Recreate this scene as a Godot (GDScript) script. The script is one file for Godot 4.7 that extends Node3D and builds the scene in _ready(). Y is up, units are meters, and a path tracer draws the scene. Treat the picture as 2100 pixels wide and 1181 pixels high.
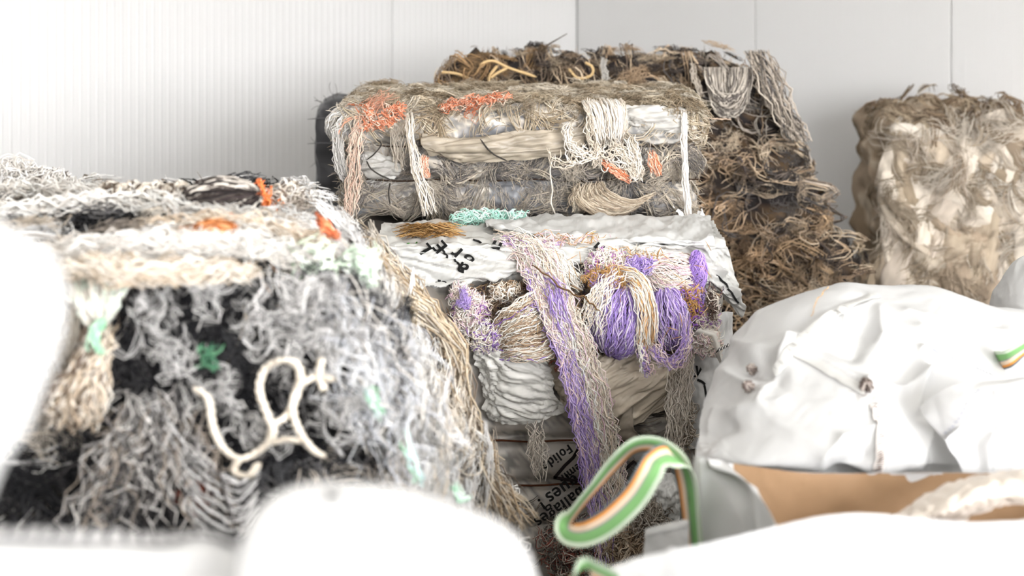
extends Node3D
# A corner of a warehouse: bales of waste yarn and netting, and white bulk bags.
# Pixels of the 2100 x 1181 photograph are turned into points with at(px, py, distance).
const F := 2663.0
const EYE := 2.05
const HORIZON := -20.0
var rng := RandomNumberGenerator.new()
var n3 := FastNoiseLite.new()      # soft lumps
var nf := FastNoiseLite.new()      # flow
var nc := FastNoiseLite.new()      # colour patches
var nr := FastNoiseLite.new()      # ridged creases
var ncell := FastNoiseLite.new()   # flat facets between creases
var M := {}
var used := {}
var triangles := 0

# ------------------------------------------------------------------ pixels to points
func at(px: float, py: float, d: float) -> Vector3:
	return Vector3((px - 1050.0) / F * d, EYE - (py - HORIZON) / F * d, -d)
func on_level(px: float, py: float, y: float) -> Vector3:
	return at(px, py, (EYE - y) * F / (py - HORIZON))
func pix(p: Vector3) -> Vector2:
	return Vector2(1050.0 + p.x / -p.z * F, HORIZON + (EYE - p.y) / -p.z * F)
func ats(list: Array) -> Array:
	var o := []
	for q in list: o.append(at(q[0], q[1], q[2]))
	return o

# ------------------------------------------------------------------ nodes
func numbered(called: String) -> String:
	if not used.has(called):
		used[called] = 0
		return called
	used[called] += 1
	return "%s_%03d" % [called, used[called]]
func thing(called: String, label: String, category: String, where := Vector3.ZERO, group := "") -> Node3D:
	var o := Node3D.new()
	o.name = numbered(called)
	add_child(o)
	o.position = where
	o.set_meta("label", label)
	o.set_meta("category", category)
	if group: o.set_meta("group", group)
	return o
func put(mesh: Mesh, called: String, mat: Material, parent: Node, label := "", kind := "") -> MeshInstance3D:
	var o := MeshInstance3D.new()
	o.mesh = mesh
	o.name = numbered(called) if parent == self else called
	o.material_override = mat
	parent.add_child(o, true)
	# meshes are made in world coordinates; the thing stands at its base
	var up := parent
	while up != self and up is Node3D:
		o.position -= (up as Node3D).position
		up = up.get_parent()
	if label: o.set_meta("label", label)
	if kind: o.set_meta("kind", kind)
	return o
func arrays(v: PackedVector3Array, n: PackedVector3Array, c: PackedColorArray, i: PackedInt32Array, uv := PackedVector2Array()) -> ArrayMesh:
	var a := []
	a.resize(Mesh.ARRAY_MAX)
	a[Mesh.ARRAY_VERTEX] = v
	a[Mesh.ARRAY_NORMAL] = n
	if c.size(): a[Mesh.ARRAY_COLOR] = c
	if uv.size(): a[Mesh.ARRAY_TEX_UV] = uv
	a[Mesh.ARRAY_INDEX] = i
	var m := ArrayMesh.new()
	m.add_surface_from_arrays(Mesh.PRIMITIVE_TRIANGLES, a)
	triangles += i.size() / 3
	return m
func box_mesh(size: Vector3) -> BoxMesh:
	var b := BoxMesh.new()
	b.size = size
	return b
func mat(called: String, col: Color, rough := 0.9, vertex := false, spec := 0.3) -> StandardMaterial3D:
	var m := StandardMaterial3D.new()
	m.resource_name = called
	m.albedo_color = col
	m.roughness = rough
	m.metallic_specular = spec
	m.vertex_color_use_as_albedo = vertex
	M[called] = m
	return m
func lin(r: float, g: float, b: float) -> Color:   # sRGB 0..255 to a linear vertex colour
	return Color(r / 255.0, g / 255.0, b / 255.0).srgb_to_linear()
func vary(c: Color, amount: float) -> Color:
	var k := 1.0 + rng.randf_range(-amount, amount)
	return Color(clampf(c.r * k, 0, 1), clampf(c.g * k, 0, 1), clampf(c.b * k, 0, 1))
func any_of(a: Array):
	return a[rng.randi() % a.size()]

# ------------------------------------------------------------------ strands
class Yarn:
	var V := PackedVector3Array()
	var N := PackedVector3Array()
	var C := PackedColorArray()
	var I := PackedInt32Array()
	func tube(p: PackedVector3Array, r: float, col: Color, sides := 3) -> void:
		var k := p.size()
		if k < 2: return
		var base := V.size()
		var t := (p[1] - p[0]).normalized()
		var side := t.cross(Vector3(0.31, 0.17, 0.93)).normalized()
		for i in k:
			var a := p[maxi(i - 1, 0)]
			var b := p[mini(i + 1, k - 1)]
			t = (b - a).normalized()
			side = (side - t * side.dot(t))
			var l := side.length()
			side = side / l if l > 1e-4 else t.cross(Vector3(0.2, 0.9, 0.3)).normalized()
			var up := t.cross(side)
			var rr := r if i > 0 and i < k - 1 else r * 0.45
			for s in sides:
				var an := TAU * s / sides
				var d := side * cos(an) + up * sin(an)
				V.append(p[i] + d * rr)
				N.append(d)
				C.append(col)
		for i in k - 1:
			for s in sides:
				var a0 := base + i * sides + s
				var a1 := base + i * sides + (s + 1) % sides
				I.append_array([a0, a0 + sides, a1, a1, a0 + sides, a1 + sides])
	# flat tape: a thin box-section ribbon
	func tape(p: PackedVector3Array, across: PackedVector3Array, w: float, th: float, col: Color) -> void:
		var k := p.size()
		var base := V.size()
		for i in k:
			var t := (p[mini(i + 1, k - 1)] - p[maxi(i - 1, 0)]).normalized()
			var s := across[i].normalized()
			var n := t.cross(s).normalized()
			for q in [[-1, -1], [1, -1], [1, 1], [-1, 1]]:
				V.append(p[i] + s * (w * 0.5 * q[0]) + n * (th * 0.5 * q[1]))
				N.append((s * q[0] * 0.3 + n * q[1]).normalized())
				C.append(col)
		for i in k - 1:
			for s in 4:
				var a0 := base + i * 4 + s
				var a1 := base + i * 4 + (s + 1) % 4
				I.append_array([a0, a0 + 4, a1, a1, a0 + 4, a1 + 4])
func spin(y: Yarn) -> ArrayMesh:
	return arrays(y.V, y.N, y.C, y.I)

func catmull(p: Array, s: float) -> Vector3:   # s in 0..1 along all points
	var k := p.size() - 1
	var x := clampf(s, 0, 1) * k
	var i := mini(int(x), k - 1)
	var t := x - i
	var b: Vector3 = p[i]
	var c: Vector3 = p[i + 1]
	var a: Vector3 = p[i - 1] if i > 0 else b * 2.0 - c
	var d: Vector3 = p[i + 2] if i + 2 <= k else c * 2.0 - b
	return b.cubic_interpolate(c, a, d, t)

# a bundle of strands along a path. o: n, w (half width), th (half thickness), r, cols, wave, wl, trim, segs, nrm, fan
func bundle(y: Yarn, path: Array, o: Dictionary) -> void:
	var segs: int = o.get("segs", 16)
	var nrm: Vector3 = o.get("nrm", Vector3(0, 0, 1))
	var w: float = o.get("w", 0.03)
	var th: float = o.get("th", 0.01)
	var r: float = o.get("r", 0.002)
	var wave: float = o.get("wave", 0.003)
	var wl: float = o.get("wl", 0.05)
	var trim: float = o.get("trim", 0.1)
	var fan: float = o.get("fan", 0.0)
	var pinch: float = o.get("pinch", 0.0)
	var cols: Array = o.cols
	var P := PackedVector3Array()
	var S := PackedVector3Array()
	var length := 0.0
	for i in segs + 1:
		P.append(catmull(path, float(i) / segs))
		if i: length += P[i].distance_to(P[i - 1])
	for i in segs + 1:
		var t := (P[mini(i + 1, segs)] - P[maxi(i - 1, 0)]).normalized()
		S.append(t.cross(nrm).normalized())
	for k in int(o.n):
		var a := rng.randf_range(-1, 1) * w
		var b := rng.randf_range(-1, 1) * th
		var ph := rng.randf() * TAU
		var ph2 := rng.randf() * TAU
		var fr := length / wl * rng.randf_range(0.7, 1.4) * TAU / segs
		var w2 := wave * rng.randf_range(0.4, 1.5)
		var i0 := int(rng.randf() * trim * segs)
		var i1 := segs - int(rng.randf() * trim * segs)
		var drift := rng.randf_range(-1, 1) * w * 0.5
		var pts := PackedVector3Array()
		for i in range(i0, i1 + 1):
			var s := float(i) / segs
			var spread := 1.0 + fan * s - pinch * sin(s * PI)
			pts.append(P[i] + S[i] * (a * spread + drift * s + w2 * sin(ph + fr * i) + w2 * 0.5 * sin(ph2 + fr * 2.3 * i) + w2 * 1.4 * sin(ph2 + fr * 0.35 * i)) + nrm * (b + w2 * sin(ph2 + fr * 1.3 * i)))
		y.tube(pts, r * rng.randf_range(0.7, 1.25), vary(any_of(cols), 0.16))

# strands wound over an ellipsoid, from one pole to the other. a: pole axis
func ball(y: Yarn, c: Vector3, half: Vector3, axis: Vector3, n: int, r: float, cols: Array, o := {}) -> void:
	var ax := axis.normalized()
	var u := ax.cross(Vector3(0.3, 0.2, 0.9)).normalized()
	var v := ax.cross(u)
	var wave: float = o.get("wave", 0.12)
	var reach: float = o.get("reach", 0.85)
	var segs: int = o.get("segs", 12)
	for k in n:
		var an := rng.randf() * TAU
		var tw := rng.randf_range(-0.5, 0.5)
		var t0 := rng.randf_range(0.04, 0.5) if rng.randf() < 0.6 else 0.06
		var t1 := minf(t0 + rng.randf_range(0.4, 0.9), 0.97)
		var rad := rng.randf_range(reach, 1.06)
		var ph := rng.randf() * TAU
		var pts := PackedVector3Array()
		for i in segs + 1:
			var s := lerpf(t0, t1, float(i) / segs)
			var th := s * PI
			var a2 := an + tw * (s - 0.5) + wave * sin(ph + i * 1.1)
			var d := ax * cos(th) + (u * cos(a2) + v * sin(a2)) * sin(th)
			pts.append(c + d * half * (rad + 0.03 * sin(ph + i * 1.7)))
		y.tube(pts, r * rng.randf_range(0.7, 1.25), vary(any_of(cols), 0.16))

# ------------------------------------------------------------------ bales: a rounded block with lumps, folds and grooves
class Bale:
	var c := Vector3.ZERO
	var e := Vector3.ONE
	var r := 0.1
	var yaw := 0.0
	var flare := 0.0
	var skew := 0.0
	var amp := 0.03
	var freq := 5.0
	var grooves := []
	var ridge := 0.0
	var ridges: FastNoiseLite
	var noise: FastNoiseLite
	var lumps := []        # [local position, radius, height]
	func surf(p: Vector3) -> Array:
		var inner := e - Vector3.ONE * r
		var q := p.clamp(-inner, inner)
		var d := p - q
		var n := d.normalized()
		if d.length() < 1e-5:
			var g := inner - p.abs()
			if g.x < g.y and g.x < g.z: n = Vector3(signf(p.x), 0, 0); q.x = inner.x * signf(p.x)
			elif g.y < g.z: n = Vector3(0, signf(p.y), 0); q.y = inner.y * signf(p.y)
			else: n = Vector3(0, 0, signf(p.z)); q.z = inner.z * signf(p.z)
		var s := q + n * r
		var f := s * freq
		var h := amp * (noise.get_noise_3d(f.x, f.y, f.z) + 0.5 * noise.get_noise_3d(f.x * 2.3, f.y * 2.3 + 40.0, f.z * 2.3))
		if ridge > 0.0: h += ridge * ridges.get_noise_3d(s.x * 7.0, s.y * 24.0, s.z * 7.0 + c.y * 9.0)
		for g in grooves:
			var k: float = (s.y - g[0]) / g[1]
			if absf(k) < 3.0: h -= g[2] * exp(-k * k) * (1.0 - absf(n.y))
		for l in lumps:
			var k2: float = s.distance_squared_to(l[0]) / (l[1] * l[1])
			if k2 < 5.0: h += l[2] * exp(-k2)
		return [s + n * h, n]
	func world(p: Vector3) -> Vector3:
		var q := p
		if flare != 0.0 and p.x > 0.0:
			var dy := minf(e.y - p.y, 0.85 if skew != 0.0 else 1.15)
			var back := 0.5 - 0.5 * p.z / e.z
			q.x += (flare * dy * (1.0 - 0.24 * dy) * ((0.4 + 0.6 * back) if skew != 0.0 else 1.0) - skew * back) * (p.x / e.x)
		return c + q.rotated(Vector3.UP, yaw)
	func local(w: Vector3) -> Vector3:
		var q := (w - c).rotated(Vector3.UP, -yaw)
		if flare != 0.0 and q.x > 0.0:
			var dy := minf(e.y - q.y, 0.85 if skew != 0.0 else 1.15)
			q.x /= 1.0 + flare * dy * (1.0 - 0.24 * dy) / e.x
		return q

func bale(lo: Vector3, hi: Vector3, r: float, amp: float, freq: float) -> Bale:
	var b := Bale.new()
	b.c = (lo + hi) * 0.5
	b.e = (hi - lo) * 0.5
	b.r = r
	b.amp = amp
	b.freq = freq
	b.noise = n3
	return b

const FACES := {"f": [Vector3(1, 0, 0), Vector3(0, 1, 0), Vector3(0, 0, 1)], "b": [Vector3(-1, 0, 0), Vector3(0, 1, 0), Vector3(0, 0, -1)], "r": [Vector3(0, 0, -1), Vector3(0, 1, 0), Vector3(1, 0, 0)], "l": [Vector3(0, 0, 1), Vector3(0, 1, 0), Vector3(-1, 0, 0)], "t": [Vector3(1, 0, 0), Vector3(0, 0, -1), Vector3(0, 1, 0)], "u": [Vector3(1, 0, 0), Vector3(0, 0, 1), Vector3(0, -1, 0)]}

func bale_mesh(b: Bale, step: float, colour: Callable, inset := 0.0) -> ArrayMesh:
	var V := PackedVector3Array()
	var N := PackedVector3Array()
	var C := PackedColorArray()
	var I := PackedInt32Array()
	for key in FACES:
		var f: Array = FACES[key]
		var st := step if key in ["f", "t", "r", "l"] else step * 3.0
		var lu: float = b.e.dot((f[0] as Vector3).abs())
		var lv: float = b.e.dot((f[1] as Vector3).abs())
		var ld: float = b.e.dot((f[2] as Vector3).abs())
		var nu := maxi(3, int(2.0 * lu / st))
		var nv := maxi(3, int(2.0 * lv / st))
		var base := V.size()
		for j in nv + 1:
			for i in nu + 1:
				var p: Vector3 = f[0] * (lu * (2.0 * i / nu - 1.0)) + f[1] * (lv * (2.0 * j / nv - 1.0)) + f[2] * ld
				var s := b.surf(p)
				var w := b.world(s[0] - s[1] * inset)
				w.y = maxf(w.y, 0.004)
				V.append(w)
				N.append(Vector3.ZERO)
				C.append(colour.call(w))
		stitch(V, N, I, base, nu, nv)
	return arrays(V, N, C, I)

# index and normals of a grid of (nu + 1) x (nv + 1) points that starts at base
func stitch(V: PackedVector3Array, N: PackedVector3Array, I: PackedInt32Array, base: int, nu: int, nv: int) -> void:
	var w := nu + 1
	for j in nv + 1:
		for i in w:
			var k := base + j * w + i
			var du := V[base + j * w + mini(i + 1, nu)] - V[base + j * w + maxi(i - 1, 0)]
			var dv := V[base + mini(j + 1, nv) * w + i] - V[base + maxi(j - 1, 0) * w + i]
			var n := du.cross(dv)
			N[k] = n.normalized() if n.length_squared() > 1e-16 else Vector3.UP
			if i < nu and j < nv:
				I.append_array([k, k + w, k + 1, k + 1, k + w, k + w + 1])

# colour by patches of noise, then by spots: [point, radius, colours]
func patches(palette: Array, freq: float, spots := [], seed_shift := 0.0) -> Callable:
	return func(w: Vector3) -> Color:
		var q := w * freq + Vector3(seed_shift, 0, seed_shift)
		for s in spots:
			var off: Vector3 = (w - s[0]) / s[1]
			var k := off.length() + 0.45 * nc.get_noise_3d(w.x * 14.0, w.y * 14.0, w.z * 14.0 + 9.0)
			if k < 1.0: return s[2][int(absf(nc.get_noise_3d(q.x * 3.0, q.y * 3.0, q.z * 3.0)) * 2.2 * s[2].size()) % s[2].size()]
		var x := (nc.get_noise_3d(q.x, q.y, q.z) * 0.9 + 0.5 + 0.25 * nc.get_noise_3d(q.x * 3.0, q.y * 3.0, q.z * 3.0)) * palette.size()
		return palette[clampi(int(x), 0, palette.size() - 1)]

# locks of strands laid over the faces of a bale
# o: faces, n, len, step, k, gap, r, base (angle), flow, curl, jitter, lift, wave, vary, keep (Callable of the world point)
func cover(y: Yarn, b: Bale, colour: Callable, o: Dictionary) -> void:
	var faces: Array = o.get("faces", ["f", "t", "r"])
	var areas := []
	var total := 0.0
	for k in faces:
		var f: Array = FACES[k]
		total += b.e.dot((f[0] as Vector3).abs()) * b.e.dot((f[1] as Vector3).abs())
		areas.append(total)
	var step: float = o.get("step", 0.025)
	var r: float = o.get("r", 0.003)
	var gap: float = o.get("gap", r * 2.2)
	var ff: float = o.get("ff", 2.5)
	var lift: float = o.get("lift", 0.015)
	var vr: float = o.get("vary", 0.18)
	var droop: float = o.get("droop", 0.0)
	var mix: float = o.get("mix", 0.35)
	for q in int(o.n):
		var pick := rng.randf() * total
		var fi := 0
		while areas[fi] < pick: fi += 1
		var f: Array = FACES[faces[fi]]
		var lu: float = b.e.dot((f[0] as Vector3).abs())
		var lv: float = b.e.dot((f[1] as Vector3).abs())
		var p: Vector3 = f[0] * (lu * rng.randf_range(-1, 1)) + f[1] * (lv * rng.randf_range(-1, 1)) + f[2] * b.e.dot((f[2] as Vector3).abs())
		var s := b.surf(p)
		p = s[0]
		var nrm: Vector3 = s[1]
		var wp := b.world(p)
		if o.has("keep") and not o.keep.call(wp): continue
		var col: Color = colour.call(wp)
		var fq := wp * ff
		var th: float = o.get("base", -PI / 2) + o.get("flow", 2.0) * nf.get_noise_3d(fq.x, fq.y, fq.z) * 2.0 + rng.randf_range(-1, 1) * o.get("jitter", 0.3)
		var curl: float = rng.randf_range(-1, 1) * o.get("curl", 6.0)
		var steps := int(o.get("len", 0.2) * rng.randf_range(0.6, 1.4) / step)
		var P := PackedVector3Array()
		var S := PackedVector3Array()
		var U := PackedVector3Array()
		var top: float = lift * rng.randf_range(0.1, 1.0)
		for i in steps + 1:
			var t1 := Vector3.UP.cross(nrm)
			t1 = t1.normalized() if t1.length() > 0.15 else Vector3.RIGHT
			var t2 := nrm.cross(t1)
			var dir := t1 * cos(th) + t2 * sin(th)
			var x := float(i) / steps
			P.append(p + nrm * (top * sin(PI * (0.12 + 0.76 * x))))
			S.append(nrm.cross(dir))
			U.append(nrm)
			s = b.surf(p + dir * step)
			p = s[0]
			nrm = s[1]
			th += curl * step
			if droop > 0.0 and absf(nrm.y) < 0.6: th = lerp_angle(th, -PI / 2, droop)
		var k := int(o.get("k", 6))
		for j in k:
			var a := (j - k * 0.5) * gap + rng.randf_range(-1, 1) * gap
			var lf := rng.randf() * r * 3.0
			var ph := rng.randf() * TAU
			var wv: float = o.get("wave", 0.004) * rng.randf_range(0.5, 1.5)
			var fr: float = rng.randf_range(0.5, 1.1) * o.get("wf", 1.0)
			var i0 := rng.randi() % 2
			var i1 := steps + 1 - rng.randi() % 3
			var pts := PackedVector3Array()
			for i in range(i0, i1):
				pts.append(b.world(P[i] + S[i] * (a * (1.0 + 0.8 * sin(ph + i * 0.21)) + wv * sin(ph + fr * i) + wv * 1.6 * sin(ph * 3.0 + fr * 0.4 * i)) + U[i] * (lf + wv * 0.6 * sin(ph * 2.0 + fr * 1.4 * i))))
			var own: Color = col if rng.randf() > mix else colour.call(wp + Vector3(rng.randf_range(-1, 1), rng.randf_range(-1, 1), rng.randf_range(-1, 1)) * 0.12)
			y.tube(pts, r * rng.randf_range(0.65, 1.3), vary(own, vr))

# short stray hairs that stand off a bale
func hairs(y: Yarn, b: Bale, colour: Callable, faces: Array, n: int, length: float, r: float) -> void:
	for q in n:
		var f: Array = FACES[any_of(faces)]
		var lu: float = b.e.dot((f[0] as Vector3).abs())
		var lv: float = b.e.dot((f[1] as Vector3).abs())
		var s := b.surf(f[0] * (lu * rng.randf_range(-1.02, 1.02)) + f[1] * (lv * rng.randf_range(-1.02, 1.02)) + f[2] * b.e.dot((f[2] as Vector3).abs()))
		var p := b.world(s[0])
		var d: Vector3 = (s[1].rotated(Vector3.UP, b.yaw) * 0.8 + Vector3(rng.randf_range(-1, 1), rng.randf_range(-1, 1), rng.randf_range(-1, 1))).normalized()
		var bend := Vector3(rng.randf_range(-1, 1), rng.randf_range(-1.6, 0.6), rng.randf_range(-1, 1)) * 0.9
		var l := length * rng.randf_range(0.4, 1.3)
		var pts := PackedVector3Array()
		for i in 6:
			pts.append(p)
			p += d * (l / 5.0)
			d = (d + bend * 0.35).normalized()
		y.tube(pts, r, vary(colour.call(p), 0.2))

# a lock of fine strands, one long, that copies are laid from; curly ones turn in loops
var tuft_meshes := {}
func tuft_mesh(kind: String, variant: int) -> ArrayMesh:
	var key := "%s%d" % [kind, variant]
	if tuft_meshes.has(key): return tuft_meshes[key]
	var own := RandomNumberGenerator.new()
	own.seed = 100 + variant + key.length() * 31
	var y := Yarn.new()
	var curly := kind == "curly"
	for k in 13:
		var pts := PackedVector3Array()
		var a := own.randf_range(-0.2, 0.2)
		var h := own.randf_range(0.0, 0.13)
		var ph := own.randf() * TAU
		var f := own.randf_range(2.0, 4.5) if curly else own.randf_range(0.8, 2.2)
		var w := own.randf_range(0.05, 0.12) if curly else own.randf_range(0.02, 0.06)
		var x0 := own.randf_range(-0.55, -0.2)
		var x1 := own.randf_range(0.2, 0.6)
		var turn := own.randf_range(-0.5, 0.5)
		var n := 13 if curly else 9
		for i in n:
			var s := float(i) / (n - 1)
			var x := lerpf(x0, x1, s)
			pts.append(Vector3(x + (w * 0.9 * cos(ph + s * f * TAU) if curly else 0.0), a + turn * x * 0.6 + turn * x * x + w * sin(ph + s * f * TAU), h * (1.0 - 2.2 * x * x) + 0.4 * w * sin(ph * 2.0 + s * f * 5.0)))
		var g := own.randf_range(0.82, 1.0)
		y.tube(pts, own.randf_range(0.006, 0.0105), Color(g, g, g))
	tuft_meshes[key] = spin(y)
	return tuft_meshes[key]
# o: faces, n, size, base, flow, jitter, ff, lift, keep
func tufts(parent: Node3D, called: String, b: Bale, colour: Callable, kind: String, o: Dictionary, label := "") -> void:
	var faces: Array = o.get("faces", ["f", "t", "r"])
	var areas := []
	var total := 0.0
	for k in faces:
		var f: Array = FACES[k]
		total += b.e.dot((f[0] as Vector3).abs()) * b.e.dot((f[1] as Vector3).abs())
		areas.append(total)
	var ff: float = o.get("ff", 2.5)
	for variant in 4:
		var where := []
		var cols := []
		for q in int(o.n) / 4:
			var pick := rng.randf() * total
			var fi := 0
			while areas[fi] < pick: fi += 1
			var f: Array = FACES[faces[fi]]
			var lu: float = b.e.dot((f[0] as Vector3).abs())
			var lv: float = b.e.dot((f[1] as Vector3).abs())
			var s := b.surf(f[0] * (lu * rng.randf_range(-1, 1)) + f[1] * (lv * rng.randf_range(-1, 1)) + f[2] * b.e.dot((f[2] as Vector3).abs()))
			var nrm: Vector3 = s[1]
			var wp := b.world(s[0])
			if o.has("keep") and not o.keep.call(wp): continue
			var fq := wp * ff
			var th: float = o.get("base", -PI / 2) + o.get("flow", 2.0) * nf.get_noise_3d(fq.x, fq.y, fq.z) * 2.0 + rng.randf_range(-1, 1) * o.get("jitter", 0.5)
			var t1 := Vector3.UP.cross(nrm)
			t1 = t1.normalized() if t1.length() > 0.15 else Vector3.RIGHT
			var dir := t1 * cos(th) + nrm.cross(t1) * sin(th)
			var size: float = o.get("size", 0.18) * rng.randf_range(0.6, 1.4)
			var up := (nrm + Vector3(rng.randf_range(-1, 1), rng.randf_range(-1, 1), rng.randf_range(-1, 1)) * 0.25).normalized()
			dir = (dir - up * dir.dot(up)).normalized()
			where.append(Transform3D(Basis(dir * size, up.cross(dir) * size * (1.0 if rng.randf() < 0.5 else -1.0), up * size), wp + nrm * o.get("lift", 0.02) * rng.randf() - parent.position))
			cols.append(vary(colour.call(wp), 0.22))
		var mm := MultiMesh.new()
		mm.transform_format = MultiMesh.TRANSFORM_3D
		mm.use_colors = true
		mm.mesh = tuft_mesh(kind, variant)
		mm.instance_count = where.size()
		for k in where.size():
			mm.set_instance_transform(k, where[k])
			mm.set_instance_color(k, cols[k])
		var o2 := MultiMeshInstance3D.new()
		o2.multimesh = mm
		o2.material_override = M.yarn
		o2.name = called
		parent.add_child(o2, true)
		o2.set_meta("kind", "stuff")
		if label: o2.set_meta("label", label)

# ------------------------------------------------------------------ cloth: a smooth sheet through rows of points, with creases and crumples
# rows: Array of Arrays of Vector3. o: nu, nv, disp (Callable p, u, v -> metres), creases [[x0, y0, x1, y1, width px, metres]], col (Callable p, u, v)
func cloth(rows: Array, o: Dictionary) -> Dictionary:
	var nu: int = o.get("nu", 80)
	var nv: int = o.get("nv", 60)
	var V := PackedVector3Array()
	var N := PackedVector3Array()
	var C := PackedColorArray()
	var U := PackedVector2Array()
	var I := PackedInt32Array()
	var dense := []
	for row in rows:
		var line := []
		for i in nu + 1: line.append(catmull(row, float(i) / nu))
		dense.append(line)
	for j in nv + 1:
		for i in nu + 1:
			var column := []
			var x := float(j) / nv * (rows.size() - 1)
			var k := mini(int(x), rows.size() - 2)
			for m in range(maxi(k - 1, 0), mini(k + 2, rows.size() - 1) + 1): column.append(dense[m][i])
			var b: Vector3 = dense[k][i]
			var c: Vector3 = dense[k + 1][i]
			var a: Vector3 = dense[k - 1][i] if k > 0 else b * 2.0 - c
			var d: Vector3 = dense[k + 2][i] if k + 2 < rows.size() else c * 2.0 - b
			V.append(b.cubic_interpolate(c, a, d, x - k))
			U.append(Vector2(float(i) / nu, float(j) / nv))
			N.append(Vector3.ZERO)
	stitch(V, N, I, 0, nu, nv)
	var creases: Array = o.get("creases", [])
	var flip: float = o.get("side", 1.0)
	var out := PackedVector3Array()
	for k in V.size():
		var h := 0.0
		if o.has("disp"): h += o.disp.call(V[k], U[k].x, U[k].y)
		if creases.size():
			var q := pix(V[k])
			for cr in creases:
				var a := Vector2(cr[0], cr[1])
				var e := Vector2(cr[2], cr[3])
				var close := Geometry2D.get_closest_point_to_segment(q, a, e)
				var dd: float = q.distance_to(close) / cr[4]
				if dd < 2.5: h += cr[5] * (exp(-dd * 1.6) if cr[5] > 0.0 else exp(-dd * dd)) * flip
		out.append(V[k] + N[k] * h)
	for k in out.size():
		if out[k].y < 0.004: out[k].y = 0.004
	N.fill(Vector3.ZERO)
	I.clear()
	stitch(out, N, I, 0, nu, nv)
	if o.has("wrap"):      # the first and the last column meet: give both the same normal
		for j in nv + 1:
			var m := (N[j * (nu + 1)] + N[j * (nu + 1) + nu]).normalized()
			N[j * (nu + 1)] = m
			N[j * (nu + 1) + nu] = m
	if o.has("col"):
		for k in out.size(): C.append(o.col.call(out[k], U[k].x, U[k].y))
	return {"v": out, "n": N, "c": C, "i": I, "uv": U, "nu": nu, "nv": nv}
func weave(g: Dictionary) -> ArrayMesh:
	return arrays(g.v, g.n, g.c, g.i, g.uv)
# the point of a cloth that shows at a pixel, and its normal turned to the camera
func on_cloth(g: Dictionary, px: float, py: float) -> Array:
	var best := -1
	var score := 1e9
	var q := Vector2(px, py)
	if not g.has("p"):
		var seen := PackedVector2Array()
		var far := PackedFloat32Array()
		for p in g.v:
			seen.append(pix(p))
			far.append(-p.z * 12.0)
		g.p = seen
		g.far = far
	var spots: PackedVector2Array = g.p
	var deep: PackedFloat32Array = g.far
	for k in spots.size():
		var s := spots[k].distance_to(q) + deep[k]
		if s < score:
			score = s
			best = k
	var n: Vector3 = g.n[best]
	var v: Vector3 = g.v[best]
	if n.dot(Vector3(0, EYE, 0) - v) < 0.0: n = -n
	return [v, n]
# a line through pixels, followed over a cloth: [points, normals]
func trace(g: Dictionary, pixels: Array, lift: float, segs: int) -> Array:
	var flat := []
	for q in pixels: flat.append(Vector3(q[0], q[1], 0))
	var raw := []
	var nn := []
	for i in segs + 1:
		var c := catmull(flat, float(i) / segs)
		var h := on_cloth(g, c.x, c.y)
		raw.append(h[0] + h[1] * lift)
		nn.append(h[1])
	var pts := []
	for i in segs + 1: pts.append((raw[maxi(i - 1, 0)] + raw[i] * 2.0 + raw[mini(i + 1, segs)]) * 0.25)
	return [pts, nn]
# a sewn tape that follows a cloth through pixels; returns the tape's mesh
func seam(g: Dictionary, pixels: Array, w: float, col: Color, lift := 0.003, segs := 24) -> ArrayMesh:
	var line := trace(g, pixels, lift, segs)
	var pts: Array = line[0]
	var nn: Array = line[1]
	var P := PackedVector3Array()
	var S := PackedVector3Array()
	for i in segs + 1:
		P.append(catmull(pts, float(i) / segs))
	for i in segs + 1:
		var t := (P[mini(i + 1, segs)] - P[maxi(i - 1, 0)]).normalized()
		var n := catmull(nn, float(i) / segs).normalized()
		S.append(t.cross(n))
	var y := Yarn.new()
	y.tape(P, S, w, 0.003, col)
	return spin(y)
func stitches(g: Dictionary, pixels: Array, pitch: float, w: float, r: float, cols: Array, slant := 0.0, lift := 0.005) -> ArrayMesh:
	var line := trace(g, pixels, lift, 24)
	var pts: Array = line[0]
	var nn: Array = line[1]
	var length := 0.0
	for i in 40: length += catmull(pts, i / 40.0).distance_to(catmull(pts, (i + 1) / 40.0))
	var y := Yarn.new()
	var n := int(length / pitch)
	for k in n:
		var s := (k + 0.5) / n
		var p := catmull(pts, s)
		var t := (catmull(pts, minf(s + 0.02, 1)) - catmull(pts, maxf(s - 0.02, 0))).normalized()
		var side := t.cross(catmull(nn, s).normalized()).normalized()
		var d := (side + t * slant).normalized() * (w * 0.5)
		y.tube(PackedVector3Array([p - d, p, p + d]), r, vary(any_of(cols), 0.1))
	return spin(y)

func crumple(amp: float, freq: float, facet := 0.0, facet_freq := 1.0, shift := 0.0) -> Callable:
	return func(p: Vector3, _u: float, _v: float) -> float:
		var q := (p + Vector3(shift, 0, 0)) * freq
		var h := amp * nr.get_noise_3d(q.x, q.y, q.z)
		if facet > 0.0:
			var c := p * facet_freq + Vector3(shift, 0, 0)
			h += facet * ncell.get_noise_3d(c.x, c.y, c.z)
		return h
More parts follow.
